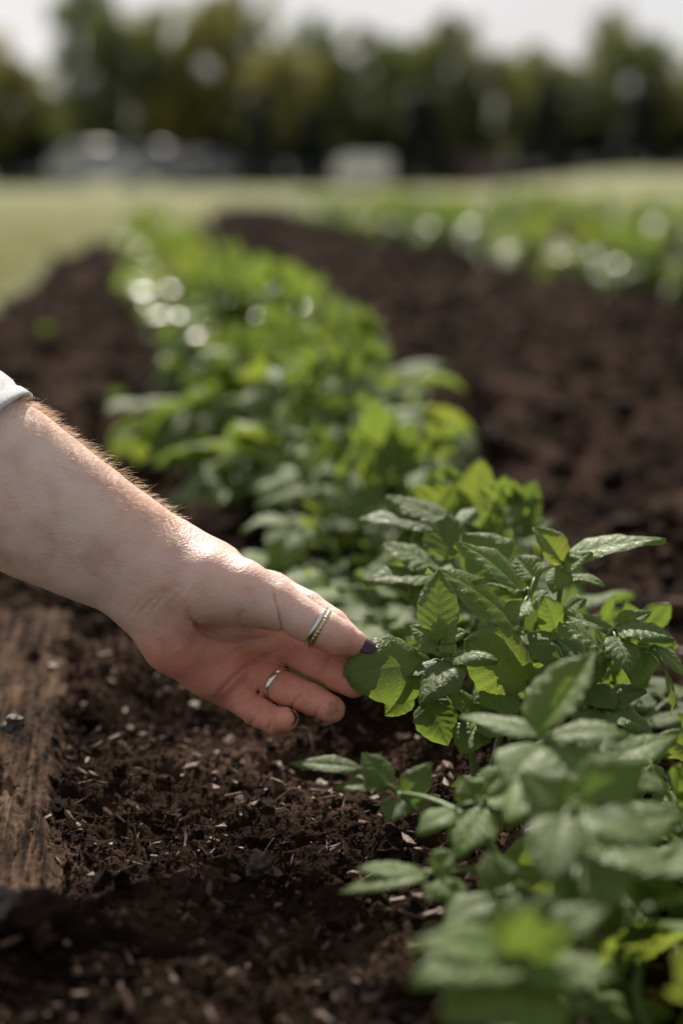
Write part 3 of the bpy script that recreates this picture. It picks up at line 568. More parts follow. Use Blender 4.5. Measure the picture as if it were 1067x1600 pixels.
hero_leaf(Cc, (890,1300,-150), [(960,1300,-170, 1070,1270,-160, 70,(.7,.2,.6),.4,.2),(955,1320,-180, 1060,1395,-200, 74,(.7,.3,.6),.5,.2),(940,1330,-185, 940,1440,-215, 74,(.6,0,.8),.5,.2),(930,1300,-170, 960,1205,-150, 60,(.4,.1,.9),.3,.3)], (945,1310,-175))
hero_leaf(Cc, (830,1400,-150), [(770,1400,-160, 690,1450,-172, 60,(.85,-.2,.45),.4,.2),(790,1395,-160, 760,1330,-150, 54,(.6,0,.8),.3,.3),(800,1400,-165, 860,1440,-180, 70,(.8,.2,.5),.5,.2)], (790,1398,-162))
hero_leaf(B, (900,1090,30), [(940,1100,0, 1010,1080,-6, 56,(.8,.2,.5),.5,.2),(945,1110,-10, 1020,1150,-26, 60,(.8,.3,.5),.5,.2),(930,1110,-10, 920,1170,-30, 54,(.7,0,.7),.5,.2)], (935,1104,0))
hero_leaf(A, (765,1150,32), [(748,1120,10, 700,1085,0, 46,(.6,-.2,.8),.4,.2),(755,1125,8, 805,1150,-6, 60,(.7,.2,.6),.5,.2),(745,1130,8, 722,1180,-4, 50,(.6,-.1,.8),.5,.2)], (750,1126,10))
# plant D: rosette, bottom
Dd = empty('potato_plant', gp(820, 1600, -230)); tagx(Dd, 'blurred potato plant showing a star shaped rosette at the bottom of the photo', 'potato plant', G1)
hero_stem(Dd, [(825,1640,-235),(820,1560,-240),(815,1500,-243)])
hero_leaf(Dd, (818,1540,-240), [(800,1480,-243, 745,1480,-230, 70,(.6,-.2,.7),.3,.5),(812,1478,-240, 800,1400,-225, 50,(.1,0,1),.1,.4),(822,1478,-240, 950,1420,-238, 74,(.8,.1,.5),.5,.3),(818,1485,-245, 868,1392,-230, 52,(.05,.1,1),.1,.4),(808,1490,-250, 772,1400,-244, 46,(.05,-.2,1),.1,.4),(816,1492,-256, 822,1415,-262, 50,(0,.1,1),-.1,.4),(820,1494,-252, 900,1440,-250, 50,(.2,.3,1),.2,.4)], (814,1486,-243))
hero_leaf(Dd, (818,1550,-240), [(805,1490,-246, 640,1475,-250, 76,(.8,-.2,.5),.4,.3),(815,1498,-250, 770,1540,-262, 54,(.8,-.1,.5),.4,.2),(828,1496,-250, 878,1550,-262, 66,(.85,.1,.45),.4,.2),(800,1500,-248, 640,1535,-262, 72,(.7,-.3,.6),.5,.15)], (814,1494,-246))
hero_leaf(Dd, (820,1580,-238), [(840,1510,-250, 960,1530,-262, 80,(.8,.2,.5),.5,.2),(790,1530,-252, 690,1600,-265, 90,(.7,-.3,.6),.5,.2),(830,1540,-256, 850,1640,-270, 90,(.8,.1,.5),.5,.2)], (818,1520,-246))

# ---------------------------------------------------------------- the hand and forearm: a distance field turned into one skin
def rc(Pt, a, b, ra, rb):                                                # round cone
    ba = b-a; L2 = ba@ba; t = np.clip(((Pt-a)@ba)/L2, 0, 1); return np.linalg.norm(Pt-a-t[...,None]*ba, axis=-1)-(ra+(rb-ra)*t)
def smin(a, b, k): h = np.clip(.5+.5*(b-a)/k, 0, 1); return b*(1-h)+a*h-k*h*(1-h)
def hp(px, py, d): D = 700+d; return np.array([(px-533.5)/FPX*D, (800-py)/FPX*D, d], np.float32)   # mm: right, up, away
def hand():
    st = .7
    gx = np.arange(-275, 22, st, dtype=np.float32); gy = np.arange(-118, 122, st, dtype=np.float32); gz = np.arange(-34, 50, st, dtype=np.float32)
    shp = (len(gx), len(gy), len(gz)); BIG = 25.
    def field(segs, k):
        f = np.full(shp, BIG, np.float32)
        for (a, b) in segs:
            A_, B_ = hp(*a[:3]), hp(*b[:3]); pad = max(a[3], b[3])+14
            lo = np.minimum(A_, B_)-pad; hi = np.maximum(A_, B_)+pad; sl = []
            for g, l, h in zip((gx,gy,gz), lo, hi): sl.append(slice(int(np.searchsorted(g, l)), int(np.searchsorted(g, h))))
            sl = tuple(sl)
            if any(s.start >= s.stop for s in sl): continue
            Pt = np.stack(np.meshgrid(gx[sl[0]], gy[sl[1]], gz[sl[2]], indexing='ij'),-1)
            f[sl] = smin(f[sl], rc(Pt, A_, B_, a[3], b[3]), k)
        return f
    ch = lambda *j: list(zip(j[:-1], j[1:]))
    palm = field(ch((270,882,10,14),(350,905,14,12.5),(424,930,24,10.5)) + ch((250,905,10,16),(350,960,20,12.5),(446,1006,26,10.5))
        + ch((242,930,12,16),(320,990,22,12.5),(398,1052,28,10)) + ch((238,945,10,15.5),(276,1000,10,15.5),(335,1046,17,13.5),(352,1070,26,9.5)), 9)
    thumb = field(ch((262,893,2,17),(320,915,-3,19.5),(375,926,-6,16.5),(428,944,-8,12.8),(470,966,-11,10),(508,985,-13,9.1),(530,997,-13,8.6),(551,1005,-12,7.1)), 1.6)
    idx = field(ch((424,926,24,10.2),(481,951,14,8.6),(519,976,7,7.9),(547,1001,3,6.8)), 1.5)
    mid = field(ch((446,1006,26,10.2),(494,1033,10,8.9),(529,1054,-1,8.2),(553,1069,-7,6.8)), 1.3)
    rng_ = field(ch((398,1050,28,9.6),(448,1077,10,8.2),(486,1092,-3,7.6),(518,1108,-10,6.8)), 1.3)
    pky = field(ch((350,1070,26,9.0),(402,1112,10,7.5),(432,1127,0,6.8),(447,1124,-9,6.0)), 1.3)
    fing = smin(smin(idx, mid, 1.), smin(rng_, pky, 1.), 1.)
    f = smin(smin(palm, fing, 5), smin(palm, thumb, 9), .8)
    # forearm: an ellipse swept along its axis, its edges read from the photo
    a0 = hp(-420, 505, 0); a1 = hp(262, 917, 8)
    # the two ends (px, mm): centre line points and half widths
    Xg, Yg, Zg = np.meshgrid(gx, gy, gz, indexing='ij')
    ax = hp(255,905,0)-hp(0,757,0); ax = ax/np.linalg.norm(ax); up = np.array([-ax[1], ax[0], 0]); o0 = hp(0,757,0)
    s = (Xg-o0[0])*ax[0]+(Yg-o0[1])*ax[1]; t = (Xg-o0[0])*up[0]+(Yg-o0[1])*up[1]
    # keys along s (mm): half width, half thickness, lateral shift, depth
    ks = [-150,-100,-50,0,32,60,80,95,110,125]; hw = [44,45,43,40.5,36,32.0,29.3,28,26,20]; ht = [40,40,37,33,29,25,21.5,20,19,15]; sh = [-2,0,1,0,-.3,-.2,.5,1.0,1,1]; dz = [4,6,6,7,8,9,10,10,10,12]
    W_ = np.interp(s, ks, hw); T_ = np.interp(s, ks, ht); S_ = np.interp(s, ks, sh); Z_ = np.interp(s, ks, dz)
    e = (np.sqrt(((t-S_)/W_)**2+((Zg-Z_)/T_)**2)-1)*np.minimum(W_, T_); e = np.maximum(e, s-112)
    f = smin(f, e.astype(np.float32), 11)
    # tendons and wrist hollows, creases, finger folds: carved into the field from the palm side
    D = 700+Zg; px = 533.5+Xg/D*FPX; py = 800-Yg/D*FPX
    def crease(pts, w, depth, zmax=60):
        nonlocal f
        P2 = np.array(pts, float); x0,y0 = P2.min(0)-25; x1,y1 = P2.max(0)+25
        m = (px>x0)&(px<x1)&(py>y0)&(py<y1)&(np.abs(f)<4)&(Zg<zmax); q = np.stack([px[m],py[m]],-1); best = np.full(len(q), 99.); tt = np.zeros(len(q)); n_ = len(P2)-1
        for i in range(n_):
            a, b = P2[i], P2[i+1]; ba = b-a; h = np.clip(((q-a)@ba)/(ba@ba), 0, 1); dd = np.linalg.norm(q-a-h[:,None]*ba, axis=1); k = dd < best; best[k] = dd[k]; tt[k] = (i+h[k])/n_
        taper = np.clip(np.sin(np.pi*np.clip(tt*.96+.02,0,1))*1.6, 0, 1)
        f[m] += (depth*taper*np.exp(-(best/(w*3.17))**2)).astype(np.float32)
    crease([(290,945),(300,968),(318,988),(345,997),(380,1000),(415,998),(446,990)], 1.5, 2.4)
    crease([(425,918),(430,940),(436,962),(441,985),(442,1000)], .7, 2.2, 5)
    crease([(418,930),(421,950),(427,972)], .7, .45, 5); crease([(404,925),(407,945),(412,965)], .8, .3, 5)
    crease([(222,930),(252,925),(285,915),(300,905)], .9, .35, 8); crease([(208,965),(238,938),(268,920)], .9, .55, 8); crease([(220,975),(245,945),(258,930)], .8, .35)
    crease([(150,955),(158,925),(175,890)], 1., .25, 0)
    crease([(330,1095),(352,1072),(378,1046),(410,1026),(450,1012)], 1.0, 1.4); crease([(362,1106),(385,1095),(402,1085),(408,1068)], .9, 1.3)
    crease([(340,1040),(372,1012),(420,1002)], 1.0, .9); crease([(290,1010),(330,1000),(370,1006)], 1.4, .35)
    crease([(470,1040),(480,1022),(500,1008)], 1., .6); crease([(497,1058),(508,1040),(520,1024)], .8, 1.2); crease([(420,1088),(438,1072),(448,1054)], 1, .6)
    crease([(452,1112),(462,1094),(474,1078)], .8, 1.2); crease([(490,1126),(498,1108),(506,1096)], .7, .9); crease([(390,1136),(400,1120),(412,1100)], .8, 1.0); crease([(417,1144),(424,1130),(430,1114)], .7, 1.0)
    crease([(520,1018),(527,1000),(534,984)], .9, .35, 5); crease([(526,1024),(534,1004),(540,990)], .8, .25, 5)
    rr2 = np.random.default_rng(12)
    for q in range(16):                                               # fine folds across the ball of the thumb and the wrist
        x = 372+q*4.2+rr2.uniform(-2,2); y = 905+q*1.2+rr2.uniform(-4,8); l = rr2.uniform(18,48); crease([(x,y),(x+2,y+l*.5),(x+6,y+l)], .42, rr2.uniform(.25,.6), 8)
    for q in range(12):
        x = 195+q*9+rr2.uniform(-4,4); y = 968-q*4+rr2.uniform(-8,8); l = rr2.uniform(20,50); crease([(x,y),(x+l*.35,y-l*.4),(x+l*.6,y-l*.8)], .45, rr2.uniform(.2,.5), 9)
    for q in range(10):
        x = 350+q*12+rr2.uniform(-6,6); y = 1012+rr2.uniform(-8,40); crease([(x,y),(x+rr2.uniform(8,22),y-rr2.uniform(4,22))], .45, rr2.uniform(.2,.5))
    # gentle unevenness of flesh
    f += (.35*np.sin(Xg*.19+1)*np.sin(Yg*.23)*np.cos(Zg*.2)).astype(np.float32)
    # surface nets
    sg = f < 0
    cs = [(i,j,k) for i in (0,1) for j in (0,1) for k in (0,1)]
    cnt = sum(sg[i:shp[0]-1+i, j:shp[1]-1+j, k:shp[2]-1+k].astype(np.int8) for i,j,k in cs)
    act = (cnt > 0) & (cnt < 8); ci = np.argwhere(act); vid = np.full(act.shape, -1, np.int64); vid[act] = np.arange(len(ci))
    val = {c: f[ci[:,0]+c[0], ci[:,1]+c[1], ci[:,2]+c[2]] for c in cs}; acc = np.zeros((len(ci),3)); num = np.zeros(len(ci))
    for c in cs:
        for axn in range(3):
            if c[axn]: continue
            d = list(c); d[axn] = 1; d = tuple(d); va, vb = val[c], val[d]; m = (va<0) != (vb<0); tt = np.where(m, va/(va-vb+1e-12), 0)
            pnt = np.tile(np.array(c, float), (len(ci),1)); pnt[:,axn] += tt; acc[m] += pnt[m]; num[m] += 1
    V = (ci+acc/num[:,None])*st + np.array([gx[0], gy[0], gz[0]])
    quads = []
    for axn in range(3):
        sl0 = [slice(None)]*3; sl1 = [slice(None)]*3; sl0[axn] = slice(0,-1); sl1[axn] = slice(1,None)
        ch_ = sg[tuple(sl0)] != sg[tuple(sl1)]; e_ = np.argwhere(ch_); b, c = (axn+1)%3, (axn+2)%3
        ok = (e_[:,b]>0)&(e_[:,c]>0)&(e_[:,b]<shp[b]-1)&(e_[:,c]<shp[c]-1); e_ = e_[ok]
        ins = sg[e_[:,0], e_[:,1], e_[:,2]]
        def cell(db, dc): q = e_.copy(); q[:,b] -= db; q[:,c] -= dc; return vid[q[:,0], q[:,1], q[:,2]]
        q = np.stack([cell(1,1), cell(0,1), cell(0,0), cell(1,0)],-1); q[~ins] = q[~ins][:, ::-1]; q = q[(q>=0).all(1)]; quads.append(q)
    quads = np.concatenate(quads)
    # light relaxation
    ed = np.concatenate([quads[:,[0,1]], quads[:,[1,2]], quads[:,[2,3]], quads[:,[3,0]]])
    for lam in (.5, .5, .4):
        sm = np.zeros_like(V); c_ = np.zeros(len(V)); 
        for a in range(3): sm[:,a] = np.bincount(ed[:,0], V[ed[:,1],a], len(V)) + np.bincount(ed[:,1], V[ed[:,0],a], len(V))
        c_ = np.bincount(ed[:,0], minlength=len(V))+np.bincount(ed[:,1], minlength=len(V)); V = V*(1-lam)+lam*sm/np.maximum(c_,1)[:,None]
    # skin tint: paler forearm, pinker palm and finger pads, a little earth on the ring finger and thumb base
    Dv = 700+V[:,2]; vx = 533.5+V[:,0]/Dv*FPX; vy = 800-V[:,1]/Dv*FPX
    base = np.array([.80,.58,.50]); pink = np.array([.76,.37,.28]); pale = np.array([.82,.66,.59])
    w1 = sstep(200, 330, vx+ (vy-930)*1.1)*sstep(960, 1040, vy+ (vx-300)*.0); col = base[None]*(1-w1[:,None])+pink[None]*w1[:,None]
    w2 = sstep(240, 100, vx)[:,None]; col = col*(1-w2)+pale*w2
    w3 = np.exp(-((vx-280)**2+(vy-985)**2)/45**2)[:,None]*.5; col = col*(1-w3)+pink*w3
    for (cx, cy, rr_, am) in [(519,1102,8,.95),(526,1110,6,.95),(516,1116,6,.9),(508,1108,3,.8),(372,960,5,.35),(380,955,4,.3),(375,972,3,.5),(392,985,3,.4),(382,978,2.5,.5),(377,945,3,.3)]:
        nn = .5+.5*vn(vx, vy, .45, 5); wv = (am*nn*np.exp(-((vx-cx)**2+(vy-cy)**2)/rr_**2)*(V[:,2]<15))[:,None]; col = col*(1-wv)+np.array([.05,.03,.02])*wv*1.0
    Vw = np.array(CAM)[None] + V[:,:1]/1000*np.array(R_) + V[:,1:2]/1000*np.array(U_) + (700+V[:,2:3])/1000*np.array(F_)
    return Vw, quads, col, (ax, up, o0)
Vh, Qh, Ch, (hax, hup, ho) = hand()
hand_origin = Vh.mean(0)
person = link('person', mesh_np('person', Vh-hand_origin, Qh, M['skin'], col=Ch), loc=hand_origin)
tagx(person, 'bare left forearm and hand with purple nails, reaching in to hold a leaf', 'person')
def wpt(v): return np.array(CAM)+np.array(R_)*v[0]/1000+np.array(U_)*v[1]/1000+np.array(F_)*(700+v[2])/1000
def child(name, me, lab=None):
    o = link(name, me, person); o.matrix_parent_inverse = Matrix.Translation(Vector(-hand_origin)); 
    if lab: o['label'] = lab
    return o
# sleeve
def sleeve():
    mb = MB(); n = 96; m = 60
    th = np.linspace(0, 2*np.pi, n, endpoint=False); V = []
    for layer in (0, 1):
        for i in range(m):
            q = i/(m-1); s0 = -17 - 180*q if layer == 0 else -17-180*(1-q)
            th_off = 0 if layer == 0 else -1.3
            hem = 6*np.sin(th)*1.0 - 13*np.clip(-np.cos(th-0.2),0,1) ; s = s0+hem*(1-(q if layer==0 else 1-q))
            k = q if layer == 0 else 1-q
            ru = 45+6*k+th_off+1.6*np.sin(3*th+k*9)+1.2*np.sin(5*th-k*14)+1.5*math.exp(-((k*180-9)/2.0)**2)*-1
            rw = 42+6*k+th_off+1.6*np.sin(4*th+k*7+1)
            wx = ru*np.sin(th)+ (2+4*k); wz = -rw*np.cos(th)+6
            pt = ho[None]+s[:,None]*hax[None]+wx[:,None]*hup[None]; pt[:,2] = wz; V.append(np.array([wpt(p_) for p_ in pt]))
    V = np.concatenate(V); R2 = 2*m; i = np.arange(R2-1)[:,None]*n; j = np.arange(n)[None,:]; k = (j+1)%n
    # order: outer hem..outer far, inner far..inner hem ; close inner hem to outer hem
    Fa = np.stack([i+j, i+k, i+n+k, i+n+j],-1).reshape(-1,4); last = (R2-1)*n; jj = np.arange(n); kk = (jj+1)%n
    Fa = np.vstack([Fa, np.stack([last+jj, last+kk, kk, jj],-1)])
    child('sleeve', mesh_np('sleeve', V, Fa, M['cloth']))
sleeve()
# nails
def nail(px, py, d, along, nrm, Ln, Wd, lab=None):
    al = np.array(along, float); al /= np.linalg.norm(al); nn_ = np.array(nrm, float); nn_ -= al*(nn_@al); nn_ /= np.linalg.norm(nn_); sd = np.cross(nn_, al)
    c = hp(px, py, d).astype(float); nu, nv = 14, 12; S, T = np.meshgrid(np.linspace(-1,1,nu), np.linspace(-1,1,nv), indexing='ij')
    taper = np.sqrt(np.clip(1-np.clip(np.abs(S)-.35,0,1)**2/.42*.98, .03, 1)); yy_ = T*Wd/2*taper; zz = -(yy_**2)/(Wd*.85) - .05*Ln*S**2
    top = c+S[...,None]*Ln/2*al+yy_[...,None]*sd+zz[...,None]*nn_; bot = top-nn_*.7
    Vt = np.array([wpt(p_) for p_ in top.reshape(-1,3)]); Vb = np.array([wpt(p_) for p_ in bot.reshape(-1,3)]); g = gridfaces(nu, nv); idx = np.arange(nu*nv).reshape(nu,nv)
    ring = np.concatenate([idx[:,0], idx[-1,1:], idx[::-1,-1][1:], idx[0,::-1][1:]]); N = nu*nv
    sk = np.stack([ring[:-1], ring[1:], N+ring[1:], N+ring[:-1]],-1)
    child('fingernail', mesh_np('fingernail', np.vstack([Vt,Vb]), np.vstack([g, g[:, ::-1]+N, sk]), M['nail']), lab)
nail(570, 1000, -15, (.90,-.42,0), (.40,.72,-.56), 13.5, 10, 'glossy dark purple thumb nail')
nail(560, 1012, 8, (.7,-.6,-.3), (.5,.5,.7), 10, 8)
nail(568, 1080, -4, (.75,-.6,-.3), (.55,.2,.8), 10, 9)
nail(533, 1117, -8, (.75,-.45,-.45), (.6,-.1,.75), 10, 9)
nail(459, 1122, -10, (.55,.15,-.8), (.85,-.1,.5), 8, 7.5)
# rings
def ring(name, label, px, py, d, axis_px, r, width, thick, mat, beads=0, sq=1.0, gem=None):
    c = hp(px, py, d).astype(float); al = np.array(axis_px, float); al /= np.linalg.norm(al); u = np.cross(al, [0,0,1.]); u /= np.linalg.norm(u); v = np.cross(al, u)
    n, m = 144, 10; V = []
    for i in range(n):
        a = 2*np.pi*i/n; rad = u*math.cos(a)+v*math.sin(a)*sq; tk = thick*(1+(.28*math.cos(beads*a) if beads else 0)); wd = width*(1+(.12*math.cos(beads*a) if beads else 0))
        for j in range(m):
            b = 2*np.pi*j/m; V.append(wpt(c+rad*(r+tk/2*math.cos(b))+al*wd/2*math.copysign(abs(math.sin(b))**.7, math.sin(b))))
    i = np.arange(n)[:,None]; j = np.arange(m)[None,:]; Fa = np.stack([i*m+j, ((i+1)%n)*m+j, ((i+1)%n)*m+(j+1)%m, i*m+(j+1)%m],-1).reshape(-1,4)
    V = np.array(V); cc = V.mean(0); o = link(name, mesh_np(name, V-cc, Fa, M[mat]), loc=cc); return tagx(o, label, 'ring')
ta = (.87,-.49,-.05)
ring('finger_ring', 'thin plain silver band on the thumb, the ring nearer the wrist', 493.5, 979, -12, ta, 10.1, 1.9, 1.0, 'metal', 0)
ring('finger_ring', 'gold beaded band on the thumb, beside the silver band and nearer the nail', 500, 983, -12.6, ta, 9.9, 1.8, 1.1, 'gold', 30)
ring('finger_ring', 'wide shiny silver band on the ring finger, below the thumb', 434, 1069, 15, (.76,-.42,-.5), 9.0, 3.2, 1.1, 'metal', 0)
# fine hair along the forearm
def arm_hair():
    mb = MB(); r = np.random.default_rng(3); n_ = 2100; V = Vh
    Dv = np.einsum('ij,j->i', V-np.array(CAM), np.array(F_)); px = 533.5+np.einsum('ij,j->i', V-np.array(CAM), np.array(R_))/Dv*FPX; py = 800-np.einsum('ij,j->i', V-np.array(CAM), np.array(U_))/Dv*FPX
    line = np.interp(px, [0,30,100,180,270,320], [600,628,690,760,822,840]); m = np.nonzero((px>-60)&(px<275)&(py-line<45)&(Dv<.725))[0]
    wgt = np.exp(-((py-line)[m]/16)**2)+.13; pick = r.choice(m, n_, p=wgt/wgt.sum(), replace=False)
    cen = np.array([wpt(ho+hax*s_+[0,0,7]) for s_ in (0,)])[0]; axw = wpt(ho+hax*100)-wpt(ho); axw /= np.linalg.norm(axw)
    for i in pick:
        p0 = V[i]; rel = p0-cen; nrm = rel-axw*(rel@axw); nrm /= np.linalg.norm(nrm); L_ = .0025+.0075*r.random()**1.3
        d1 = nrm*.9+axw*r.uniform(.2,1.0)+r.normal(0,.22,3); d2 = nrm*.25+axw*1.0+r.normal(0,.35,3); p1 = p0+d1/np.linalg.norm(d1)*L_*.5; p2 = p1+d2/np.linalg.norm(d2)*L_*.5
        Vt, Fa = tube(bez(p0-nrm*.0005, p1, p2, 5), np.array([.00006,.00006,.00005,.00004,.00001]), 3); mb.add(Vt, Fa)
    child('arm_hair', mb.mesh('arm_hair', M['hair']))
arm_hair()

# ---------------------------------------------------------------- lawn grass near the beds
def grass():
    n = 130000; y = 2.2+18*rng.random(n)**1.4; x = (rng.uniform(-.9, .75, n)-.0)*(y+.12*vn(y, y*0, 1.3, 4)); z = terrain(x, y)+.008*vn(x,y,2.2,8)
    keep = (bedmask(x, y) < .15) & (rng.random(n) < 1.25-y/18); x, y, z = x[keep], y[keep], z[keep]; n = len(x); h = rng.uniform(.018,.045,n); a = rng.uniform(0, 6.28, n); w_ = .0016+.0012*rng.random(n)
    lean = rng.normal(0, .35, (n,2))*h[:,None]; dx = np.cos(a)*w_; dy = np.sin(a)*w_
    b1 = np.stack([x-dx,y-dy,z-.005],-1); b2 = np.stack([x+dx,y+dy,z-.005],-1); m1 = np.stack([x-dx*.8+lean[:,0]*.4,y-dy*.8+lean[:,1]*.4,z+h*.6],-1); m2 = np.stack([x+dx*.8+lean[:,0]*.4,y+dy*.8+lean[:,1]*.4,z+h*.6],-1)
    t = np.stack([x+lean[:,0],y+lean[:,1],z+h],-1); V = np.stack([b1,b2,m2,m1,t],1).reshape(-1,3); i = np.arange(n)[:,None]*5
    tagx(link('grass', mesh_np('grass', V, [i+np.array([[3,2,4]]), i+np.array([[0,1,2,3]])], M['grass'], smooth=False)), 'short yellowish lawn grass around the soil beds', 'grass', kind='stuff')
grass()

# ---------------------------------------------------------------- trees behind the field
def tree_meshes(seed, kind):
    r = np.random.default_rng(seed); tr = MB(); H = 1.0
    if kind == 'conifer':
        V, Fa = tube([[0,0,-.02],[0,0,.5],[0,0,.97]], [.022,.014,.003], 7); tr.add(V, Fa); n = 7000
        z = r.random(n)**.75; z = .04+.95*(1-z); R0 = .20*(1-z)**.6+.01; a = r.uniform(0,6.28,n); rr = R0*(.45+.6*r.random(n)**.5)*(1+.2*np.sin(a*5+z*30))
        c = np.stack([np.cos(a)*rr, np.sin(a)*rr, z-.05*rr/R0],-1); out = np.stack([np.cos(a),np.sin(a),-.3+0*a],-1); L_ = .034*r.uniform(.6,1.3,n); Wd = .018
    else:
        pts = np.array([[0,0,-.02],[.01,0,.2],[-.005,.01,.45],[.01,0,.85]]); V, Fa = tube(pts, [.030,.022,.014,.004], 8); tr.add(V, Fa); blobs = []
        for i in range(26):
            z0 = .16+.6*i/26; a = i*2.4+r.uniform(-.4,.4); ln = (.30*math.sin(math.pi*min(1,(z0+.02))**.9)+.05)*r.uniform(.6,1.1); e = np.array([math.cos(a)*ln, math.sin(a)*ln, z0+ln*.75]); e[2] = min(e[2], .97)
            st = np.array([0,0,z0]); md = (st+e)/2+[0,0,-.02]; V, Fa = tube(bez(st, md, e, 6), np.linspace(.009,.002,6), 5); tr.add(V, Fa)
            blobs.append((e, r.uniform(.055,.10))); blobs.append(((st+e*1.6)/2.6+r.normal(0,.02,3), r.uniform(.05,.08)))
        for q in range(6): blobs.append((np.array([r.normal(0,.04), r.normal(0,.04), r.uniform(.8,.98)]), r.uniform(.03,.06)))
        n = 9500; bi = r.integers(0, len(blobs), n); cc = np.array([b[0] for b in blobs])[bi]; br = np.array([b[1] for b in blobs])[bi]
        d = r.normal(size=(n,3)); d /= np.linalg.norm(d,axis=1)[:,None]; c = cc+d*(br*r.random(n)**.4)[:,None]*[1,1,.75]; out = d+[0,0,-.2]; L_ = .026*r.uniform(.6,1.4,n); Wd = .017
    out = out+r.normal(0,.45,(n,3)); out /= np.linalg.norm(out,axis=1)[:,None]; sdv = np.cross(out, r.normal(size=(n,3))); sdv /= np.linalg.norm(sdv,axis=1)[:,None]
    V = np.stack([c-sdv*Wd*.5, c+out*L_[:,None]*.5-sdv*Wd*.6, c+out*L_[:,None], c+out*L_[:,None]*.5+sdv*Wd*.6],1).reshape(-1,3); Fa = np.arange(n*4).reshape(n,4)
    return tr, V, Fa
TP = {}
for kd, mt, seeds in (('broad','tree_leaf',(1,2,3)),('gold','tree_gold',(4,5)),('conifer','conifer',(6,7))):
    TP[kd] = []
    for s_ in seeds:
        tr, V, Fa = tree_meshes(s_, kd); TP[kd].append((tr.mesh('trunk', M['bark']), mesh_np('crown', V, Fa, M[mt], smooth=False)))
def tree(px, top, wd, kind, dist, label, group):
    x = (px-533.5)/FPX*dist; zt = CAMH+(271-top)/FPX*dist; zb = float(terrain(np.array([x]), np.array([float(dist)]))[0])-.05; H = zt-zb; wm = wd/FPX*dist
    root = empty('conifer_tree' if kind == 'conifer' else 'broadleaf_tree', (x, dist, zb), random.uniform(0,6.28)); k = wm/(.40 if kind=='conifer' else .72); root.scale = (k, k, H)
    tagx(root, label, 'tree', group); a, b = random.choice(TP[kind]); link('trunk', a, root); link('crown', b, root)
G = 'trees standing behind the field'
T_ = [(-30,40,190,'gold',74,'yellowish broadleaf tree cut by the left edge of the photo'),
 (45,90,130,'gold',70,'pale golden tree left of the grey parked vehicles, lower than its neighbours'),
 (150,-15,110,'broad',76,'tall slim dark tree reaching the top edge above the grey vehicles'),
 (205,25,130,'broad',72,'green tree right of the tall slim one above the grey vehicles'),
 (270,30,130,'gold',75,'yellow green tree above the middle of the grey vehicles'),
 (335,12,120,'gold',73,'tall pale tree above the right end of the grey vehicles'),
 (385,-5,110,'broad',77,'tall dark tree left of the first dark conifer pair'),
 (445,75,140,'gold',70,'lower yellow green tree right behind the first dark conifer pair'),
 (495,35,90,'broad',76,'narrow peaked tree above the gap left of the white car'),
 (560,58,140,'broad',72,'green tree directly above the white car'),
 (625,70,110,'broad',75,'dark green tree between the white car and the middle conifer'),
 (690,38,120,'broad',73,'tall pointed tree right of the middle conifer'),
 (755,90,120,'broad',71,'rounded lower tree above the reddish parked car'),
 (820,82,110,'broad',74,'dark tree behind the conifer right of the reddish car'),
 (880,108,110,'broad',72,'low rounded tree in the dip of the skyline at right'),
 (930,28,75,'broad',76,'thin tall airy tree rising above the dip at right'),
 (985,62,120,'broad',73,'tree behind the rightmost dark conifer'),
 (1060,112,150,'gold',71,'yellowish lower tree cut by the right edge of the photo'),
 (1150,60,190,'broad',75,'green tree just past the right edge of the field'),
 (-120,50,180,'broad',72,'green tree just past the left edge of the field'),
 (100,150,150,'broad',82,'far low tree showing in the gap behind the grey vehicles'),
 (300,130,170,'broad',84,'far dark tree filling in behind the yellow green trees'),
 (500,130,180,'broad',84,'far dark tree behind the first conifer pair'),
 (660,140,180,'broad',85,'far dark tree behind the middle conifer'),
 (850,150,180,'broad',84,'far dark tree behind the right conifers'),
 (1020,150,180,'broad',85,'far dark tree behind the rightmost conifer'),
 (10,170,160,'broad',84,'far dark tree low behind the golden tree at left'),
 (410,148,62,'conifer',64,'slim black green conifer, first of the pair left of the white car'),
 (488,162,70,'conifer',65,'broad dark conifer nearest the white car on its left'),
 (655,140,86,'conifer',66,'dark conifer standing right of the white car'),
 (838,138,76,'conifer',66,'dark conifer right of the reddish car'),
 (987,135,76,'conifer',67,'rightmost dark conifer near the right edge'),
 (740,185,80,'conifer',72,'low dark conifer behind the reddish car'),
 (912,190,80,'conifer',72,'low dark conifer between the two right conifers'),
 (575,190,80,'conifer',73,'low dark conifer behind the white car'),
 (60,195,110,'conifer',70,'dark bushy conifer left of the grey vehicles'),
 (345,200,90,'conifer',71,'low dark conifer behind the right end of the grey vehicles'),
 (1062,195,90,'conifer',70,'low dark conifer cut by the right edge of the photo'),]
for t in T_: tree(*t, G)
# hedge line of shrubs that closes the base of the wood
for q in range(21):
    x = -24+q*2.5; zb = float(terrain(np.array([x]), np.array([78.]))[0]); px = int(533.5+x/78*FPX)
    root = empty('shrub', (x, 78+random.uniform(-1,1), zb-.1), random.uniform(0,6.28)); root.scale = (5.,5.,3.4*random.uniform(.85,1.25))
    tagx(root, f'dark undergrowth shrub at the foot of the wood, {"first" if q==0 else ("second" if q==1 else ords[q-2])} from the left', 'shrub', 'shrubs at the foot of the wood'); a, b = TP['broad'][q%3]; link('trunk', a, root); link('crown', b, root)

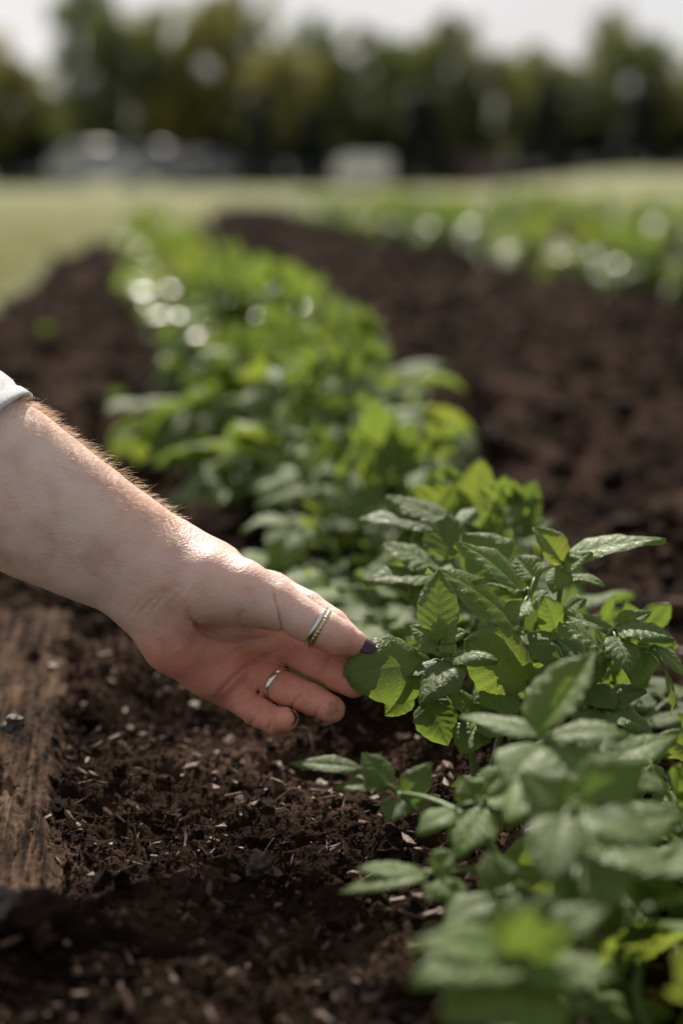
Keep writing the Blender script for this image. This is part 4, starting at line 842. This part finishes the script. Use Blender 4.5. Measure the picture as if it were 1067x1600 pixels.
# ---------------------------------------------------------------- cars parked at the far edge
def paint(name, c, rough=.3):
    m, n, b = newmat(name); b.inputs['Base Color'].default_value = (*c,1); b.inputs['Roughness'].default_value = rough; b.inputs['Coat Weight'].default_value = .5; return m
mg, ng, bg_ = newmat('car_glass'); bg_.inputs['Base Color'].default_value = (.03,.035,.04,1); bg_.inputs['Roughness'].default_value = .08
mt = noise_mat('tyre', [(.3,(.015,.015,.015)),(.7,(.03,.03,.03))], 30, .8); rim = paint('rim', (.5,.5,.5)); lampm = paint('lamp_lens', (.7,.68,.62), .15); redm = paint('tail_lens', (.35,.02,.02), .15)
def car(px, dist, rot, col, label, name='parked_car', kind='car', suv=False):
    x = (px-533.5)/FPX*dist; z = float(terrain(np.array([x]), np.array([float(dist)]))[0]); root = empty(name, (x, dist, z), rot); tagx(root, label, kind, 'vehicles parked along the wood')
    h = 1.0 if not suv else 1.2; pm = paint('car_paint', col)
    prof = np.array([(-2.1,.35),(-2.15,.7),(-2.05,.98*h),(-1.75,1.05*h),(-1.35,1.42*h),(-.9,1.50*h),(.2,1.50*h),(.55,1.44*h),(1.15,1.02*h),(1.9,.88*h),(2.15,.68),(2.12,.35),(1.75,.28),(-1.7,.28)])
    n = len(prof); V = []; ysec = [(-.86,.0),(-.80,.06),(.80,.06),(.86,.0)]
    for (yy_, _) in ysec:
        inset = 1.0
        for (a, b) in prof:
            top = max(0, (b-.95*h)/(.55*h)); yv = yy_*(1-.22*top) ; k = 1.0 if abs(yy_) < .85 else .985; V.append((a*k, yv, .35+(b-.35)*k if abs(yy_)<.85 else .36+(b-.36)*.975))
    V = np.array(V); Fq = []
    for sct in range(3):
        for i in range(n): Fq.append([sct*n+i, sct*n+(i+1)%n, (sct+1)*n+(i+1)%n, (sct+1)*n+i])
    mb = MB(); mb.add(V, np.array(Fq))
    for sct, fl in ((0,1),(3,0)):
        c = len(V); cen = V[sct*n:(sct+1)*n].mean(0)[None]; mb.add(np.vstack([V[sct*n:(sct+1)*n], cen]), np.array([[i,(i+1)%n,n] if not fl else [(i+1)%n,i,n] for i in range(n)]))
    link('body', mb.mesh('body', pm), root)
    for (A_, B_, nm) in (((1.12,1.06*h),(.60,1.41*h),'windscreen'),((-1.72,1.09*h),(-1.38,1.40*h),'rear_window')):
        sgn = 1 if A_[0] > 0 else -1; v = []
        for (a, b) in (A_, B_):
            for s_ in (-1, 1):
                wv = .66 if b < 1.2*h else .56
                v.append((a+sgn*.02, s_*wv, b+.02)); v.append((a-sgn*.01, s_*wv, b-.01))
        v = np.array(v); link(nm, mesh_np(nm, v, np.array([[0,2,6,4],[1,5,7,3],[0,1,3,2],[4,6,7,5],[0,4,5,1],[2,3,7,6]]), mg, smooth=False), root)
    for s_ in (-1, 1):
        for (a, b, c_, d) in ((-1.28,-.42,-.98,-.42),(-.34,.98,-.34,.42)):
            v = []
            for yy0 in (0,.02):
                for (xx_, zz_) in ((a,1.08*h),(b,1.08*h),(d,1.38*h),(c_,1.38*h)):
                    top = (zz_-.95*h)/(.55*h); v.append((xx_, s_*(.865*(1-.22*top)+.005-yy0*.5+.0), zz_))
            link('side_window', mesh_np('side_window', np.array(v), np.array([[0,1,2,3],[7,6,5,4],[0,4,5,1],[1,5,6,2],[2,6,7,3],[3,7,4,0]]), mg, smooth=False), root)
    for a in (-1.3, 1.35):
        for s_ in (-1, 1):
            w_ = empty('wheel', (a, s_*.78, .33)); w_.parent = root
            for nm, rr_, wd, mm in (('tyre', .33, .2, mt), ('rim', .20, .22, rim)):
                th = np.linspace(0, 2*np.pi, 25)[:-1]; rows = [(rr_*.6,-wd/2),(rr_*.95,-wd/2),(rr_,-wd/2*.8),(rr_,wd/2*.8),(rr_*.95,wd/2),(rr_*.6,wd/2)]
                if nm == 'rim': rows = [(.02,-wd/2),(rr_*.9,-wd/2),(rr_,-wd/2*.85),(rr_,wd/2*.85),(rr_*.9,wd/2),(.02,wd/2)]
                v = np.array([(math.cos(t)*q[0], q[1], math.sin(t)*q[0]) for q in rows for t in th]); i = np.arange(5)[:,None]*24; j = np.arange(24)[None,:]
                link(nm, mesh_np(nm, v, np.stack([i+j, i+24+j, i+24+(j+1)%24, i+(j+1)%24],-1).reshape(-1,4), mm), w_)
    for s_ in (-1, 1):
        v, fa = box(2.12, s_*.60, .72, .08, .34, .14); link('headlight', mesh_np('headlight', v, fa, lampm, smooth=False), root)
        v, fa = box(-2.12, s_*.66, .82, .08, .22, .18); link('tail_light', mesh_np('tail_light', v, fa, redm, smooth=False), root)
def trailer():
    x = (570-533.5)/FPX*62; z = float(terrain(np.array([x]), np.array([62.]))[0]); root = empty('box_trailer', (x, 62, z), math.radians(4)); root.scale = (.84,.84,.84); tagx(root, 'small white box trailer parked below the trees in the middle', 'trailer', 'vehicles parked along the wood')
    wp_ = paint('white_panel', (.92,.92,.93), .5); 
    import bmesh
    bm = bmesh.new(); bmesh.ops.create_cube(bm, size=1); bmesh.ops.scale(bm, vec=(2.45,1.5,1.22), verts=bm.verts); bmesh.ops.bevel(bm, geom=bm.edges[:], offset=.10, segments=3, affect='EDGES'); bmesh.ops.translate(bm, vec=(0,0,.96), verts=bm.verts)
    me = bpy.data.meshes.new('body'); bm.to_mesh(me); bm.free(); me.materials.append(wp_); link('body', me, root)
    v, fa = box(-1.0,-.76,.93,.04,.02,1.0); v2, fa2 = box(.2,-.76,.93,.04,.02,1.0); link('door', mesh_np('door', np.vstack([box(-.4,-.757,.93,1.16,.02,1.0)[0]]), fa, wp_, smooth=False), root)
    link('drawbar', mesh_np('drawbar', *box(1.75,0,.38,1.1,.08,.08), mt, smooth=False), root)
    for s_ in (-1,1):
        th = np.linspace(0,2*np.pi,25)[:-1]; rows = [(.02,-.09),(.26,-.09),(.28,-.06),(.28,.06),(.26,.09),(.02,.09)]; v = np.array([(math.cos(t)*q[0], q[1], math.sin(t)*q[0]) for q in rows for t in th]); i = np.arange(5)[:,None]*24; j = np.arange(24)[None,:]
        link('wheel', mesh_np('wheel', v, np.stack([i+j, i+24+j, i+24+(j+1)%24, i+(j+1)%24],-1).reshape(-1,4), mt), root, loc=(0, s_*.80, .28))
trailer()
car(168, 63, math.radians(6), (.52,.53,.55), 'silver grey parked car at the left end of the line of grey vehicles', suv=True)
car(260, 65, math.radians(-12), (.22,.22,.24), 'dark grey parked car in the middle of the line of grey vehicles', suv=True)
car(335, 67, math.radians(8), (.34,.34,.35), 'grey parked car at the right end of the line of grey vehicles')
car(738, 68, math.radians(-20), (.16,.09,.08), 'reddish brown parked car in the shade between two conifers')
